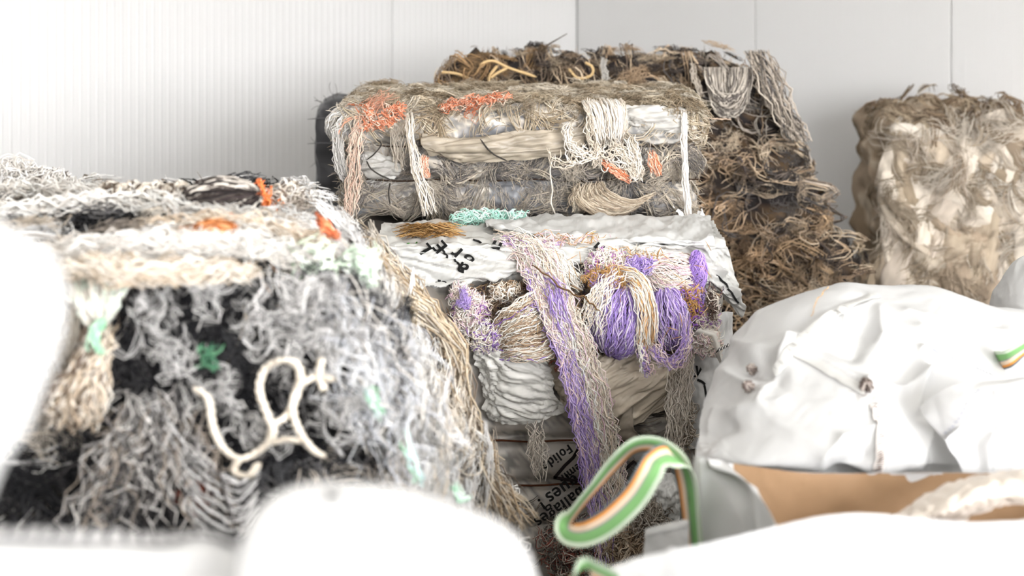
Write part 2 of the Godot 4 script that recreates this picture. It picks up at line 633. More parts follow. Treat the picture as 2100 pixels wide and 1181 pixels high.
# stiff cloth in flat facets that meet in creases: triangle waves across several directions
func tri(x: float) -> float:
	var f := absf(fposmod(x, 2.0) - 1.0)
	var c := f - 0.5
	return c / sqrt(1.0 + 0.0016 / (0.0016 + (0.5 - absf(c)) * (0.5 - absf(c)) * 4.0))
func facets(amp: float, freq: float, shift := 0.0, soft := 0.0) -> Callable:
	return func(p: Vector3, _u: float, _v: float) -> float:
		var q := p * freq + Vector3(shift, shift * 0.7, -shift)
		var w := n3.get_noise_3d(q.x * 0.5, q.y * 0.5, q.z * 0.5)
		var w2 := n3.get_noise_3d(q.x * 0.4 + 20.0, q.y * 0.4, q.z * 0.4)
		var h := tri(q.x * 0.9 + q.y * 0.35 + w * 1.1) + 0.8 * tri(q.y * 1.0 - q.x * 0.5 + q.z * 0.4 + w2 * 1.2)
		h += 0.5 * tri(q.x * 1.3 + q.y * 1.5 - q.z * 0.8 + w * 0.8) + 0.3 * tri(q.x * 2.3 - q.y * 2.0 + w2)
		return amp * h + soft * nr.get_noise_3d(p.x * 9.0, p.y * 9.0, p.z * 9.0 + shift)
# film drawn out along one direction: long fine wrinkles
func drawn(amp: float, along: Vector3, freq: float, shift := 0.0) -> Callable:
	var a := along.normalized()
	return func(p: Vector3, _u: float, _v: float) -> float:
		var q := (p - a * p.dot(a) * 0.85) * freq + Vector3(shift, shift, 0)
		return amp * (nr.get_noise_3d(q.x, q.y, q.z) + 0.5 * n3.get_noise_3d(q.x * 0.5, q.y * 0.5, q.z * 0.5))

# rings of a bag: each ring [x, y, z, half width, half depth, squareness]; points run round it
func ring(c: Vector3, a: float, b: float, square: float, n := 28, turn := 0.0) -> Array:
	var o := []
	for k in n + 1:
		var an := TAU * k / n + turn
		var cx := cos(an)
		var sz := sin(an)
		var q := pow(pow(absf(cx), square) + pow(absf(sz), square), -1.0 / square)
		o.append(c + Vector3(cx * q * a, 0, sz * q * b))
	return o

# ------------------------------------------------------------------ the scene
func _ready() -> void:
	# camera: level, with the lens shifted down so that uprights stay upright
	var cam := Camera3D.new()
	cam.name = "camera"
	var look := CameraAttributesPhysical.new()
	look.frustum_focal_length = 85.0
	look.frustum_focus_distance = 4.6
	look.frustum_near = 0.1
	look.frustum_far = 60.0
	look.exposure_aperture = 3.1
	cam.attributes = look
	cam.projection = Camera3D.PROJECTION_FRUSTUM
	cam.near = 0.1
	cam.far = 60.0
	cam.size = 0.1 * 1181.0 / F
	cam.frustum_offset = Vector2(0, 0.1 * (HORIZON - 590.5) / F)
	cam.position = Vector3(0, EYE, 0)
	add_child(cam)
	cam.current = true
	# overcast daylight, which enters through the loading door beside the camera
	var sky := ProceduralSkyMaterial.new()
	sky.sky_top_color = Color(0.9, 0.9, 0.91)
	sky.sky_horizon_color = Color(0.96, 0.96, 0.96)
	sky.ground_horizon_color = Color(0.62, 0.61, 0.6)
	sky.ground_bottom_color = Color(0.5, 0.49, 0.48)
	sky.sky_energy_multiplier = 5.2
	sky.ground_energy_multiplier = 2.6
	var env := Environment.new()
	env.background_mode = Environment.BG_SKY
	env.sky = Sky.new()
	env.sky.sky_material = sky
	env.tonemap_mode = Environment.TONE_MAPPER_LINEAR
	env.tonemap_exposure = 0.6
	env.sdfgi_enabled = true
	env.ssao_enabled = true
	env.ssil_enabled = true
	var world := WorldEnvironment.new()
	world.environment = env
	add_child(world)
	rng.seed = 7
	for n in [n3, nf, nc, nr, ncell]:
		n.seed = 11
		n.frequency = 1.0
		n.fractal_type = FastNoiseLite.FRACTAL_NONE
		n.noise_type = FastNoiseLite.TYPE_SIMPLEX_SMOOTH
	nf.seed = 23
	nc.seed = 31
	nr.fractal_type = FastNoiseLite.FRACTAL_RIDGED
	nr.fractal_octaves = 3
	ncell.noise_type = FastNoiseLite.TYPE_CELLULAR
	ncell.cellular_return_type = FastNoiseLite.RETURN_DISTANCE2_SUB
	materials()
	room()
	lamps()
	build_dark_bale()
	build_wrapped_bale()
	build_beige_bale()
	build_support_bale()
	build_layered_bale()
	build_purple_bale()
	build_net_bale()
	build_bags()
	build_small_things()
	print("triangles ", triangles, " ms ", Time.get_ticks_msec())

func materials() -> void:
	mat("yarn", Color.WHITE, 0.95, true, 0.15)
	mat("film", Color.WHITE, 0.38, true, 0.45)
	mat("white_film", Color(0.88, 0.88, 0.87), 0.3, false, 0.5)
	M.white_film.backlight_enabled = true
	M.white_film.backlight = Color(0.5, 0.5, 0.49)
	mat("fabric", Color(0.8, 0.8, 0.798), 0.62, false, 0.35)
	mat("fabric_dirty", Color.WHITE, 0.65, true, 0.35)
	mat("lining", Color(0.62, 0.5, 0.38), 0.6, false, 0.35)
	mat("wall_sheet", Color(0.855, 0.852, 0.848), 0.42, false, 0.4)
	mat("wall_core", Color(0.5, 0.5, 0.5), 0.8)
	mat("concrete", Color(0.55, 0.54, 0.52), 0.85)
	mat("ink", Color(0.09, 0.09, 0.09), 0.6)
	mat("rust", Color(0.26, 0.16, 0.1), 0.7)
	mat("metal_dark", Color(0.2, 0.19, 0.18), 0.5)
	mat("lamp_housing", Color(0.85, 0.85, 0.85), 0.5)
	var g := mat("lamp_face", Color(1, 1, 1), 0.5)
	g.emission_enabled = true
	g.emission = Color(1, 0.98, 0.95)
	g.emission_energy_multiplier = 2.0

# ------------------------------------------------------------------ room
func wall_panel_mesh(width: float, height: float, rib: float) -> ArrayMesh:
	# a rolled steel sheet: shallow ribs every 50 mm, its edges turned back into the joint
	var prof := PackedVector2Array()
	prof.append(Vector2(0.004, -0.03))
	prof.append(Vector2(0.004, -0.002))
	prof.append(Vector2(0.007, 0.0))
	var x := 0.03
	while x < width - 0.03:
		prof.append_array([Vector2(x, 0), Vector2(x + 0.004, rib), Vector2(x + 0.012, rib), Vector2(x + 0.016, 0)])
		x += 0.05
	prof.append(Vector2(width - 0.007, 0.0))
	prof.append(Vector2(width - 0.004, -0.002))
	prof.append(Vector2(width - 0.004, -0.03))
	var V := PackedVector3Array()
	var N := PackedVector3Array()
	var I := PackedInt32Array()
	for i in prof.size() - 1:
		var a := prof[i]
		var b := prof[i + 1]
		var n2 := Vector2(-(b - a).y, (b - a).x).normalized()
		var k := V.size()
		for p in [a, b]:
			for yy in [0.0, height]:
				V.append(Vector3(p.x, yy, p.y))
				N.append(Vector3(n2.x, 0, n2.y))
		I.append_array([k, k + 1, k + 2, k + 2, k + 1, k + 3])
	return arrays(V, N, PackedColorArray(), I)
func structure(mesh: Mesh, called: String, m: Material, t: Transform3D) -> MeshInstance3D:
	var o := MeshInstance3D.new()
	o.mesh = mesh
	o.name = called
	o.material_override = m
	o.transform = t
	o.set_meta("kind", "structure")
	add_child(o, true)
	return o
func room() -> void:
	var corner := Vector3(0.51, 0, -10.2)
	var hgt := 5.5
	var side := 13.0
	var dl := Vector3(-0.70711, 0, 0.70711)
	var dr := Vector3(0.70711, 0, 0.70711)
	structure(box_mesh(Vector3(side + 0.4, 0.2, side + 0.4)), "floor", M.concrete, Transform3D(Basis(Vector3.UP, PI / 4), corner + (dl + dr) * side * 0.5 + Vector3(0, -0.1, 0)))
	structure(box_mesh(Vector3(side + 0.4, 0.2, side + 0.4)), "ceiling", M.wall_sheet, Transform3D(Basis(Vector3.UP, PI / 4), corner + (dl + dr) * side * 0.5 + Vector3(0, hgt + 0.1, 0)))
	# the two walls in view: sandwich panels, side by side
	var wl := structure(box_mesh(Vector3(side, hgt, 0.12)), "wall_left", M.wall_core, Transform3D(Basis(dl, Vector3.UP, dl.cross(Vector3.UP)), corner + dl * side * 0.5 - dr * 0.1 + Vector3(0, hgt * 0.5, 0)))
	var wr := structure(box_mesh(Vector3(side, hgt, 0.12)), "wall_right", M.wall_core, Transform3D(Basis(dr, Vector3.UP, dr.cross(Vector3.UP)), corner + dr * side * 0.5 - dl * 0.1 + Vector3(0, hgt * 0.5, 0)))
	for which in 2:
		var seams: Array = [1.876] if which == 0 else [1.669, 3.105]
		var pitch := 3.0 if which == 0 else 1.436
		while seams[-1] + pitch < side: seams.append(seams[-1] + pitch)
		var d := dl if which == 0 else dr
		var inward := dr if which == 0 else dl
		var w := wl if which == 0 else wr
		var from := 0.0
		var cache := {}
		for s in seams:
			var key := snappedf(s - from, 0.001)
			if not cache.has(key): cache[key] = wall_panel_mesh(key, hgt, 0.0026 if which == 0 else 0.0009)
			var p := MeshInstance3D.new()
			p.mesh = cache[key]
			p.name = "wall_panel"
			p.material_override = M.wall_sheet
			w.add_child(p, true)
			# panels run from left to right as seen from inside
			var start: Vector3 = corner + d * (s if which == 0 else from)
			var along := -d if which == 0 else d
			p.transform = w.transform.affine_inverse() * Transform3D(Basis(along, Vector3.UP, along.cross(Vector3.UP)), start)
			from = s
	structure(box_mesh(Vector3(0.4, hgt, 0.4)), "trim_1", M.wall_core, Transform3D(Basis(Vector3.UP, PI / 4), corner - (dl + dr) * 0.204 + Vector3(0, hgt * 0.5, 0)))
	# the walls beside and behind the camera; the one at the camera's side has the open loading door
	var near := corner + (dl + dr) * side
	var lc := corner + dl * side
	var rc := corner + dr * side
	structure(box_mesh(Vector3(side, hgt, 0.12)), "wall_back", M.wall_sheet, Transform3D(Basis(dr, Vector3.UP, dr.cross(Vector3.UP)), (lc + near) * 0.5 + dl * 0.06 + Vector3(0, hgt * 0.5, 0)))
	var bs := Basis(dl, Vector3.UP, dl.cross(Vector3.UP))
	var off := dr * 0.06
	var d0 := 4.2
	var d1 := 12.6
	var dh := 4.6
	structure(box_mesh(Vector3(d0, hgt, 0.12)), "wall_side", M.wall_sheet, Transform3D(bs, rc + dl * d0 * 0.5 + off + Vector3(0, hgt * 0.5, 0)))
	structure(box_mesh(Vector3(side - d1, hgt, 0.12)), "wall_side_001", M.wall_sheet, Transform3D(bs, rc + dl * (d1 + side) * 0.5 + off + Vector3(0, hgt * 0.5, 0)))
	structure(box_mesh(Vector3(d1 - d0, hgt - dh, 0.12)), "wall_side_002", M.wall_sheet, Transform3D(bs, rc + dl * (d0 + d1) * 0.5 + off + Vector3(0, (hgt + dh) * 0.5, 0)))
	structure(box_mesh(Vector3(30, 0.1, 30)), "ground", M.concrete, Transform3D(Basis(), rc + dr * 21.0 + Vector3(0, -0.2, 5)))

func lamps() -> void:
	# rows of flat lamps under the ceiling
	for k in LAMPS.size():
		var p: Vector3 = LAMPS[k]
		var t := thing("ceiling_lamp", "long white flat lamp hung under the warehouse ceiling", "lamp", p, "ceiling lamps")
		put(box_mesh(Vector3(2.0, 0.08, 0.7)), "housing", M.lamp_housing, t).position = Vector3(0, 0.06, 0)
		put(box_mesh(Vector3(1.9, 0.012, 0.62)), "diffuser", M.lamp_face, t).position = Vector3(0, 0.012, 0)
		var rod := CylinderMesh.new()
		rod.height = 5.5 - p.y - 0.1
		rod.top_radius = 0.012
		rod.bottom_radius = 0.012
		put(rod, "hanger", M.metal_dark, t).position = Vector3(0, 0.1 + rod.height * 0.5, 0)
		var l := AreaLight3D.new()
		l.name = "lamp_light"
		l.area_size = Vector2(1.9, 0.62)
		l.light_energy = LAMP_ENERGY * (1.5 if p.z > -1.0 else 0.85)
		l.light_color = Color(1, 0.99, 0.97)
		l.area_range = 30.0
		l.shadow_enabled = true
		l.rotation_degrees = Vector3(-90, 0, 0)
		t.add_child(l)
const LAMPS := [Vector3(-2.6, 4.9, -4.0), Vector3(0.6, 4.9, -5.6), Vector3(3.4, 4.9, -3.4), Vector3(-1.8, 4.9, 0.2), Vector3(1.0, 4.9, -0.6), Vector3(3.9, 4.9, 0.2), Vector3(0.6, 4.9, 3.2), Vector3(3.6, 4.9, 3.0)]
const LAMP_ENERGY := 6.4
# ------------------------------------------------------------------ bales
func build_dark_bale() -> void:
	# tall brown and black bale behind the layered one; its flank spreads towards the floor
	var t := thing("yarn_bale", "tall dark brown bale of matted curly yarn behind the layered bale", "bale", Vector3(0.4, 0, -6.8))
	var b := bale(Vector3(-0.32, 0, -7.0), Vector3(1.15, 1.65, -6.3), 0.12, 0.085, 5.5)
	b.flare = 0.62
	b.lumps = [[b.local(at(1520, 130, 6.35)), 0.16, 0.06], [b.local(at(950, 125, 6.4)), 0.18, 0.05]]
	var dk := [lin(76, 70, 68), lin(140, 122, 104), lin(176, 152, 126), lin(112, 98, 86), lin(196, 174, 148), lin(88, 80, 76), lin(208, 190, 166)]
	var spots := [[at(1500, 210, 6.25), 0.14, [lin(176, 166, 156), lin(96, 92, 90)]], [at(1590, 210, 6.3), 0.12, [lin(150, 142, 132), lin(70, 66, 64)]], [at(1620, 380, 6.25), 0.17, [lin(92, 88, 86), lin(78, 74, 72), lin(160, 144, 126), lin(120, 110, 102)]], [at(1720, 420, 6.5), 0.14, [lin(190, 176, 160), lin(80, 74, 70)]], [at(1500, 480, 6.25), 0.24, [lin(176, 148, 118), lin(120, 100, 82), lin(196, 170, 142)]], [at(1570, 560, 6.2), 0.22, [lin(176, 150, 120), lin(112, 94, 78)]], [at(980, 130, 6.4), 0.16, [lin(160, 130, 96), lin(120, 100, 78)]]]
	var col := patches(dk, 4.0, spots)
	put(bale_mesh(b, 0.035, patches([lin(60, 54, 50), lin(90, 74, 58), lin(48, 45, 44)], 4.0)), "core", M.yarn, t)
	var y := Yarn.new()
	cover(y, b, col, {"faces": ["f", "r", "t"], "n": 420, "len": 0.26, "k": 5, "r": 0.003, "gap": 0.008, "flow": 1.8, "curl": 18.0, "jitter": 0.9, "lift": 0.06, "wave": 0.009, "wf": 1.6, "step": 0.026, "vary": 0.35})
	cover(y, b, col, {"faces": ["f", "r"], "n": 360, "len": 0.13, "k": 4, "r": 0.0028, "gap": 0.006, "flow": 1.6, "curl": 55.0, "jitter": 2.0, "lift": 0.07, "wave": 0.006, "wf": 1.5, "step": 0.015, "vary": 0.3})
	cover(y, b, col, {"faces": ["f"], "n": 200, "len": 0.45, "k": 5, "r": 0.003, "gap": 0.007, "flow": 0.5, "curl": 3.0, "jitter": 0.25, "lift": 0.04, "wave": 0.008, "keep": func(w): return w.y < 1.0})
	tufts(t, "curly_tufts", b, col, "curly", {"faces": ["f", "r", "t"], "n": 1000, "size": 0.12, "flow": 1.6, "jitter": 0.9, "lift": 0.045}, "fine curly tufts")
	put(spin(y), "curly_yarn", M.yarn, t, "matted brown, black and tan curly yarn", "stuff")
	var h := Yarn.new()
	hairs(h, b, col, ["f", "t", "r"], 1500, 0.07, 0.0012)
	put(spin(h), "stray_hairs", M.yarn, t, "", "stuff")
	# pale looped hank near the top corner
	y = Yarn.new()
	for k in 46:
		var w := rng.randf_range(0.02, 0.07)
		var dp := rng.randf_range(0.05, 0.16)
		var x0 := rng.randf_range(-0.03, 0.03)
		var loop := []
		for a in 9:
			var an := a / 8.0 * PI
			loop.append(at(1495, 138, 6.24 - 0.1 * sin(an)) + Vector3(x0 - cos(an) * w * 1.3, -pow(sin(an), 0.8) * (dp + 0.08), 0))
		bundle(y, loop, {"n": 2, "w": 0.006, "th": 0.01, "r": 0.003, "cols": [lin(205, 196, 184), lin(150, 142, 134), lin(110, 104, 100)], "segs": 12, "wave": 0.003})
	for k in 30:
		var x0 := rng.randf_range(-0.06, 0.06)
		bundle(y, [at(1550, 112, 6.35) + Vector3(x0, 0.02, 0), at(1580, 170, 6.2) + Vector3(x0 * 1.2, 0, 0), at(1605, 230, 6.17) + Vector3(x0, 0, 0), at(1640, 290, 6.2) + Vector3(x0, 0, 0)], {"n": 2, "w": 0.01, "th": 0.02, "r": 0.003, "cols": [lin(196, 184, 170), lin(90, 86, 84), lin(140, 130, 120)], "segs": 12, "wave": 0.008})
	put(spin(y), "looped_hank", M.yarn, t, "pale grey looped hank at the top corner", "stuff")
	# coarse tan cords on the top
	y = Yarn.new()
	for q in [[[990, 160, 6.28], [985, 135, 6.25], [1010, 125, 6.25], [1045, 140, 6.25], [1100, 158, 6.25]], [[905, 148, 6.28], [940, 152, 6.25], [975, 168, 6.25]], [[1020, 135, 6.24], [1005, 155, 6.22], [1002, 175, 6.22]], [[1165, 140, 6.25], [1185, 160, 6.22], [1212, 155, 6.22], [1215, 138, 6.22], [1200, 128, 6.24]], [[1040, 140, 6.24], [1020, 150, 6.22], [1008, 160, 6.22]]]:
		var c := ats(q)
		var pts := PackedVector3Array()
		for i in 25: pts.append(catmull(c, i / 24.0))
		y = Yarn.new()
		y.tube(pts, 0.0075, lin(196, 168, 124), 6)
		put(spin(y), "cord", M.yarn, t, "coarse tan cord coiled on the top of the bale")
	y = Yarn.new()
	bundle(y, ats([[1238, 118, 6.4], [1238, 140, 6.22], [1243, 165, 6.2], [1247, 180, 6.2]]), {"n": 14, "w": 0.012, "th": 0.004, "r": 0.003, "cols": [lin(190, 186, 180), lin(160, 156, 150)]})
	put(spin(y), "band", M.yarn, t, "pale strap of yarn tied round the bale")
	y = Yarn.new()
	bundle(y, ats([[1420, 130, 6.35], [1425, 160, 6.22], [1440, 200, 6.2]]), {"n": 10, "w": 0.012, "th": 0.004, "r": 0.003, "cols": [lin(180, 170, 158), lin(130, 120, 110)]})
	put(spin(y), "band", M.yarn, t, "pale strap of yarn tied round the bale")

func build_wrapped_bale() -> void:
	var t := thing("wrapped_bale", "black film wrapped bale between the layered bale and the ribbed wall", "bale", Vector3(-0.72, 0, -6.7))
	var b := bale(Vector3(-0.97, 0, -7.0), Vector3(-0.5, 1.5, -6.35), 0.06, 0.02, 6.0)
	put(bale_mesh(b, 0.04, patches([lin(58, 58, 60), lin(74, 74, 76), lin(48, 48, 50)], 5.0)), "core", M.film, t)
	var y := Yarn.new()
	for yy in [1.42, 1.3, 1.06, 0.8]:
		var pts := PackedVector3Array()
		for i in 9: pts.append(Vector3(-1.0 + i * 0.065, yy + 0.006 * sin(i * 1.3), -6.335 + 0.01 * absf(i - 4) * -0.25))
		y.tube(pts, 0.0035, lin(120, 120, 122))
	put(spin(y), "tie_wire", M.yarn, t)
	y = Yarn.new()
	hairs(y, b, patches([lin(90, 84, 78), lin(60, 58, 56)], 4.0), ["f", "t", "l"], 120, 0.07, 0.0012)
	put(spin(y), "stray_hairs", M.yarn, t, "", "stuff")

func build_beige_bale() -> void:
	var t := thing("net_bale", "beige bale of folded soft netting standing alone by the grey wall", "bale", Vector3(2.37, 0, -7.4))
	var b := bale(Vector3(2.02, 0, -7.72), Vector3(2.82, 1.34, -7.06), 0.09, 0.06, 3.6)
	b.lumps = [[b.local(at(2000, 190, 7.4)), 0.22, 0.06], [b.local(at(1900, 200, 7.5)), 0.18, 0.05], [b.local(at(2080, 185, 7.4)), 0.12, 0.07], [b.local(at(1930, 560, 7.06)), 0.25, 0.06]]
	var pal := [lin(140, 126, 108), lin(178, 166, 150), lin(164, 150, 132), lin(190, 178, 164), lin(154, 138, 120), lin(200, 190, 176)]
	var spots := [[at(1830, 245, 7.06), 0.12, [lin(204, 196, 184)]], [at(1950, 260, 7.06), 0.16, [lin(198, 188, 174), lin(178, 164, 146)]], [at(2070, 340, 7.06), 0.16, [lin(206, 198, 186), lin(190, 178, 162)]]]
	var col := patches(pal, 4.5, spots)
	put(bale_mesh(b, 0.03, patches([lin(150, 134, 116), lin(172, 158, 140), lin(128, 112, 94)], 4.0)), "core", M.yarn, t)
	# folded lengths of soft net, each a draped strip
	for k in 120:
		var fx := rng.randf_range(1.95, 2.8)
		var fy := rng.randf_range(0.36, 1.38)
		var an := rng.randf_range(-2.2, -0.9) if rng.randf() < 0.65 else rng.randf_range(-0.6, 0.6)
		var ln := rng.randf_range(0.2, 0.5)
		var wd := rng.randf_range(0.07, 0.2)
		var rows := []
		var bend := rng.randf_range(-0.5, 0.5)
		var out := rng.randf_range(0.02, 0.06)
		for j in 5:
			var s := j / 4.0
			var row := []
			for i in 4:
				var u := i / 3.0 - 0.5
				var dirv := Vector3(cos(an + bend * s), sin(an + bend * s), 0)
				var sd := Vector3(-dirv.y, dirv.x, 0)
				var p := Vector3(fx, fy, -7.06) + dirv * ln * s + sd * wd * u
				var q := b.surf(b.local(p))
				row.append(b.world(q[0]) + q[1] * (out * sin(PI * clampf(s, 0.08, 0.92)) * (1.0 - 2.2 * u * u) + 0.006))
			rows.append(row)
		var cc: Color = vary(col.call(Vector3(fx, fy, -7.06)), 0.1)
		var g := cloth(rows, {"nu": 14, "nv": 16, "disp": drawn(0.012, rows[4][0] - rows[0][0], 13.0, k), "col": func(p, _u, _v): return cc * (1.0 + 0.12 * nc.get_noise_3d(p.x * 30, p.y * 30, p.z * 30))})
		put(weave(g), "net_fold", M.yarn, t)
	var y := Yarn.new()
	cover(y, b, col, {"faces": ["f"], "n": 120, "len": 0.22, "k": 6, "r": 0.0026, "gap": 0.007, "flow": 2.2, "curl": 12.0, "jitter": 0.5, "lift": 0.07, "wave": 0.006})
	cover(y, b, patches([lin(150, 130, 108), lin(120, 104, 88), lin(176, 160, 138)], 4.0), {"faces": ["t"], "n": 150, "len": 0.16, "k": 5, "r": 0.003, "gap": 0.008, "flow": 3.0, "curl": 30.0, "jitter": 2.0, "lift": 0.08, "wave": 0.007})
	tufts(t, "soft_tufts", b, col, "wavy", {"faces": ["f"], "n": 160, "size": 0.2, "flow": 2.0, "jitter": 0.6, "lift": 0.06})
	put(spin(y), "loose_yarn", M.yarn, t, "", "stuff")
	y = Yarn.new()
	hairs(y, b, col, ["f", "t"], 300, 0.05, 0.0011)
	put(spin(y), "stray_hairs", M.yarn, t, "", "stuff")

func build_support_bale() -> void:
	var t := thing("yarn_bale", "grey brown bale under the layered bale", "bale", Vector3(0.03, 0, -5.7))
	var b := bale(Vector3(-0.66, 0, -6.02), Vector3(0.74, 1.1, -5.2), 0.08, 0.02, 5.0)
	var col := patches([lin(110, 102, 94), lin(150, 140, 128), lin(90, 86, 82)], 4.0)
	put(bale_mesh(b, 0.06, col), "core", M.film, t)

func build_layered_bale() -> void:
	var t := thing("layered_bale", "grey and tan bale pressed in three layers with orange yarn tufts", "bale", Vector3(0.04, 1.14, -5.7))
	var z0 := -6.04
	var z1 := -5.15
	var x0 := at(692, 300, 5.15).x
	var x1 := at(1448, 300, 5.15).x
	var film_cols := [lin(136, 134, 131), lin(180, 172, 162), lin(204, 195, 182), lin(154, 148, 142), lin(214, 206, 194), lin(124, 122, 122)]
	var ys := [1.145, 1.293, 1.43, 1.585]
	var layers := []
	for k in 3:
		var b := bale(Vector3(x0 + 0.02 * (2 - k) * 0.3, ys[k] + 0.003, z0), Vector3(x1 - 0.015 * (2 - k), ys[k + 1] - 0.003, z1 + [-0.01, -0.005, 0.01][k]), 0.062, 0.02, 5.0)
		layers.append(b)
		b.ridge = 0.012
		b.ridges = nr
		var sp := [[at(1080, 355, 5.15), 0.2, [lin(104, 106, 110), lin(126, 126, 128)]], [at(1060, 415, 5.15), 0.16, [lin(130, 134, 124), lin(150, 150, 146)]], [at(790, 350, 5.15), 0.12, [lin(168, 164, 158)]], [at(770, 410, 5.15), 0.1, [lin(110, 112, 116), lin(150, 142, 132)]], [at(1310, 420, 5.15), 0.09, [lin(96, 98, 104)]], [at(1340, 245, 5.15), 0.14, [lin(196, 192, 186), lin(150, 150, 150)]]]
		put(bale_mesh(b, 0.012, patches(film_cols, 9.0, sp, k * 7.0)), "pressed_layer", M.film, t)
	var top: Bale = layers[2]
	var mid: Bale = layers[1]
	var low: Bale = layers[0]
	# tan matted yarn on the top
	var tan_cols := patches([lin(176, 160, 138), lin(206, 194, 174), lin(150, 134, 112), lin(222, 212, 196), lin(190, 176, 154)], 6.0, [[at(980, 208, 5.17), 0.05, [lin(220, 132, 96), lin(226, 160, 130)]], [at(770, 235, 5.15), 0.055, [lin(222, 140, 106), lin(232, 176, 150)]]])
	var y := Yarn.new()
	cover(y, top, tan_cols, {"faces": ["t"], "n": 260, "len": 0.22, "k": 5, "r": 0.0022, "gap": 0.006, "flow": 2.0, "curl": 20.0, "jitter": 1.2, "lift": 0.03, "wave": 0.006, "base": 0.0})
	cover(y, top, tan_cols, {"faces": ["f", "l", "r"], "n": 150, "len": 0.16, "k": 6, "r": 0.0024, "gap": 0.0055, "flow": 2.4, "curl": 18.0, "jitter": 0.8, "lift": 0.025, "wave": 0.005})
	tufts(t, "matted_tufts", top, tan_cols, "curly", {"faces": ["t"], "n": 800, "size": 0.11, "flow": 2.0, "jitter": 1.5, "lift": 0.025})
	put(spin(y), "matted_yarn", M.yarn, t, "tan matted yarn on the top", "stuff")
	y = Yarn.new()
	cover(y, mid, patches([lin(214, 203, 187), lin(156, 148, 140), lin(186, 175, 160), lin(124, 119, 115)], 8.0), {"faces": ["f", "l", "r"], "n": 150, "len": 0.15, "k": 6, "r": 0.0024, "gap": 0.0052, "flow": 2.2, "curl": 16.0, "jitter": 0.5, "lift": 0.018, "wave": 0.004})
	cover(y, low, patches([lin(194, 183, 168), lin(146, 140, 132), lin(170, 160, 146), lin(128, 122, 117)], 8.0), {"faces": ["f", "l", "r"], "n": 150, "len": 0.15, "k": 6, "r": 0.0024, "gap": 0.0052, "flow": 2.2, "curl": 14.0, "jitter": 0.4, "lift": 0.016, "wave": 0.004})
	for bb in [mid, low]: tufts(t, "pressed_tufts", bb, patches([lin(204, 193, 178), lin(150, 143, 136), lin(180, 169, 155), lin(124, 119, 116)], 8.0), "wavy", {"faces": ["f"], "n": 110, "size": 0.11, "flow": 2.2, "jitter": 0.4, "lift": 0.008})
	put(spin(y), "pressed_yarn", M.yarn, t, "", "stuff")
	y = Yarn.new()
	for b in layers: hairs(y, b, tan_cols, ["f", "r", "l"], 350, 0.06, 0.001)
	hairs(y, top, tan_cols, ["t", "t", "f"], 1100, 0.05, 0.001)
	put(spin(y), "stray_hairs", M.yarn, t, "", "stuff")
	# hanging hanks
	var cream := [lin(226, 216, 202), lin(206, 194, 178), lin(236, 230, 222)]
	y = Yarn.new()
	bundle(y, ats([[742, 235, 5.1], [730, 280, 5.07], [726, 340, 5.07], [722, 400, 5.08], [712, 450, 5.06]]), {"n": 40, "w": 0.022, "th": 0.01, "r": 0.002, "cols": [lin(226, 200, 184), lin(216, 186, 168), lin(204, 190, 174)], "wave": 0.006, "trim": 0.25})
	put(spin(y), "hanging_hank", M.yarn, t, "pale pink hank hanging over the front")
	y = Yarn.new()
	bundle(y, ats([[838, 232, 5.1], [845, 290, 5.06], [856, 350, 5.06], [872, 395, 5.06], [884, 440, 5.05]]), {"n": 22, "w": 0.012, "th": 0.006, "r": 0.002, "cols": cream, "wave": 0.003, "trim": 0.1, "fan": 1.6})
	bundle(y, ats([[810, 250, 5.1], [815, 300, 5.08], [822, 350, 5.08]]), {"n": 14, "w": 0.02, "th": 0.006, "r": 0.002, "cols": [lin(170, 160, 148)], "trim": 0.3})
	put(spin(y), "hanging_hank", M.yarn, t, "cream hank hanging over the front and fanning out")
	y = Yarn.new()
	ball(y, at(705, 258, 5.2), Vector3(0.07, 0.075, 0.09), Vector3(0.5, 0.8, 0.1), 190, 0.0022, [lin(232, 230, 226), lin(206, 202, 196), lin(190, 186, 180)])
	bundle(y, ats([[690, 260, 5.12], [694, 310, 5.09], [702, 350, 5.1], [715, 370, 5.12]]), {"n": 40, "w": 0.02, "th": 0.01, "r": 0.0022, "cols": [lin(216, 212, 206), lin(190, 186, 182)]})
	put(spin(y), "corner_hank", M.yarn, t, "white hank bulging at the corner")
	y = Yarn.new()
	for k in 9:
		var ox := k * 9.0
		bundle(y, ats([[1196 + ox, 204, 5.16], [1206 + ox, 222, 5.09], [1216 + ox * 0.9, 252, 5.065], [1222 + ox * 0.75, 278, 5.08], [1228 + ox * 0.6, 296, 5.12]]), {"n": 13, "w": 0.011, "th": 0.008, "r": 0.0025, "cols": [lin(238, 234, 228), lin(222, 214, 204), lin(204, 192, 178)], "wave": 0.002, "segs": 14})
	put(spin(y), "draped_hank", M.yarn, t, "white hank draped over the top edge")
	y = Yarn.new()
	for q in [[[1208, 225, 5.06], [1212, 270, 5.05], [1225, 310, 5.05], [1228, 345, 5.04]], [[1165, 250, 5.07], [1165, 285, 5.05], [1185, 310, 5.04], [1215, 320, 5.04]], [[1250, 290, 5.06], [1275, 310, 5.04], [1300, 350, 5.04], [1312, 372, 5.05]], [[1290, 280, 5.07], [1300, 310, 5.04], [1310, 340, 5.04], [1308, 372, 5.05]]]:
		bundle(y, ats(q), {"n": 20, "w": 0.016, "th": 0.008, "r": 0.0022, "cols": cream, "wave": 0.006, "trim": 0.25})
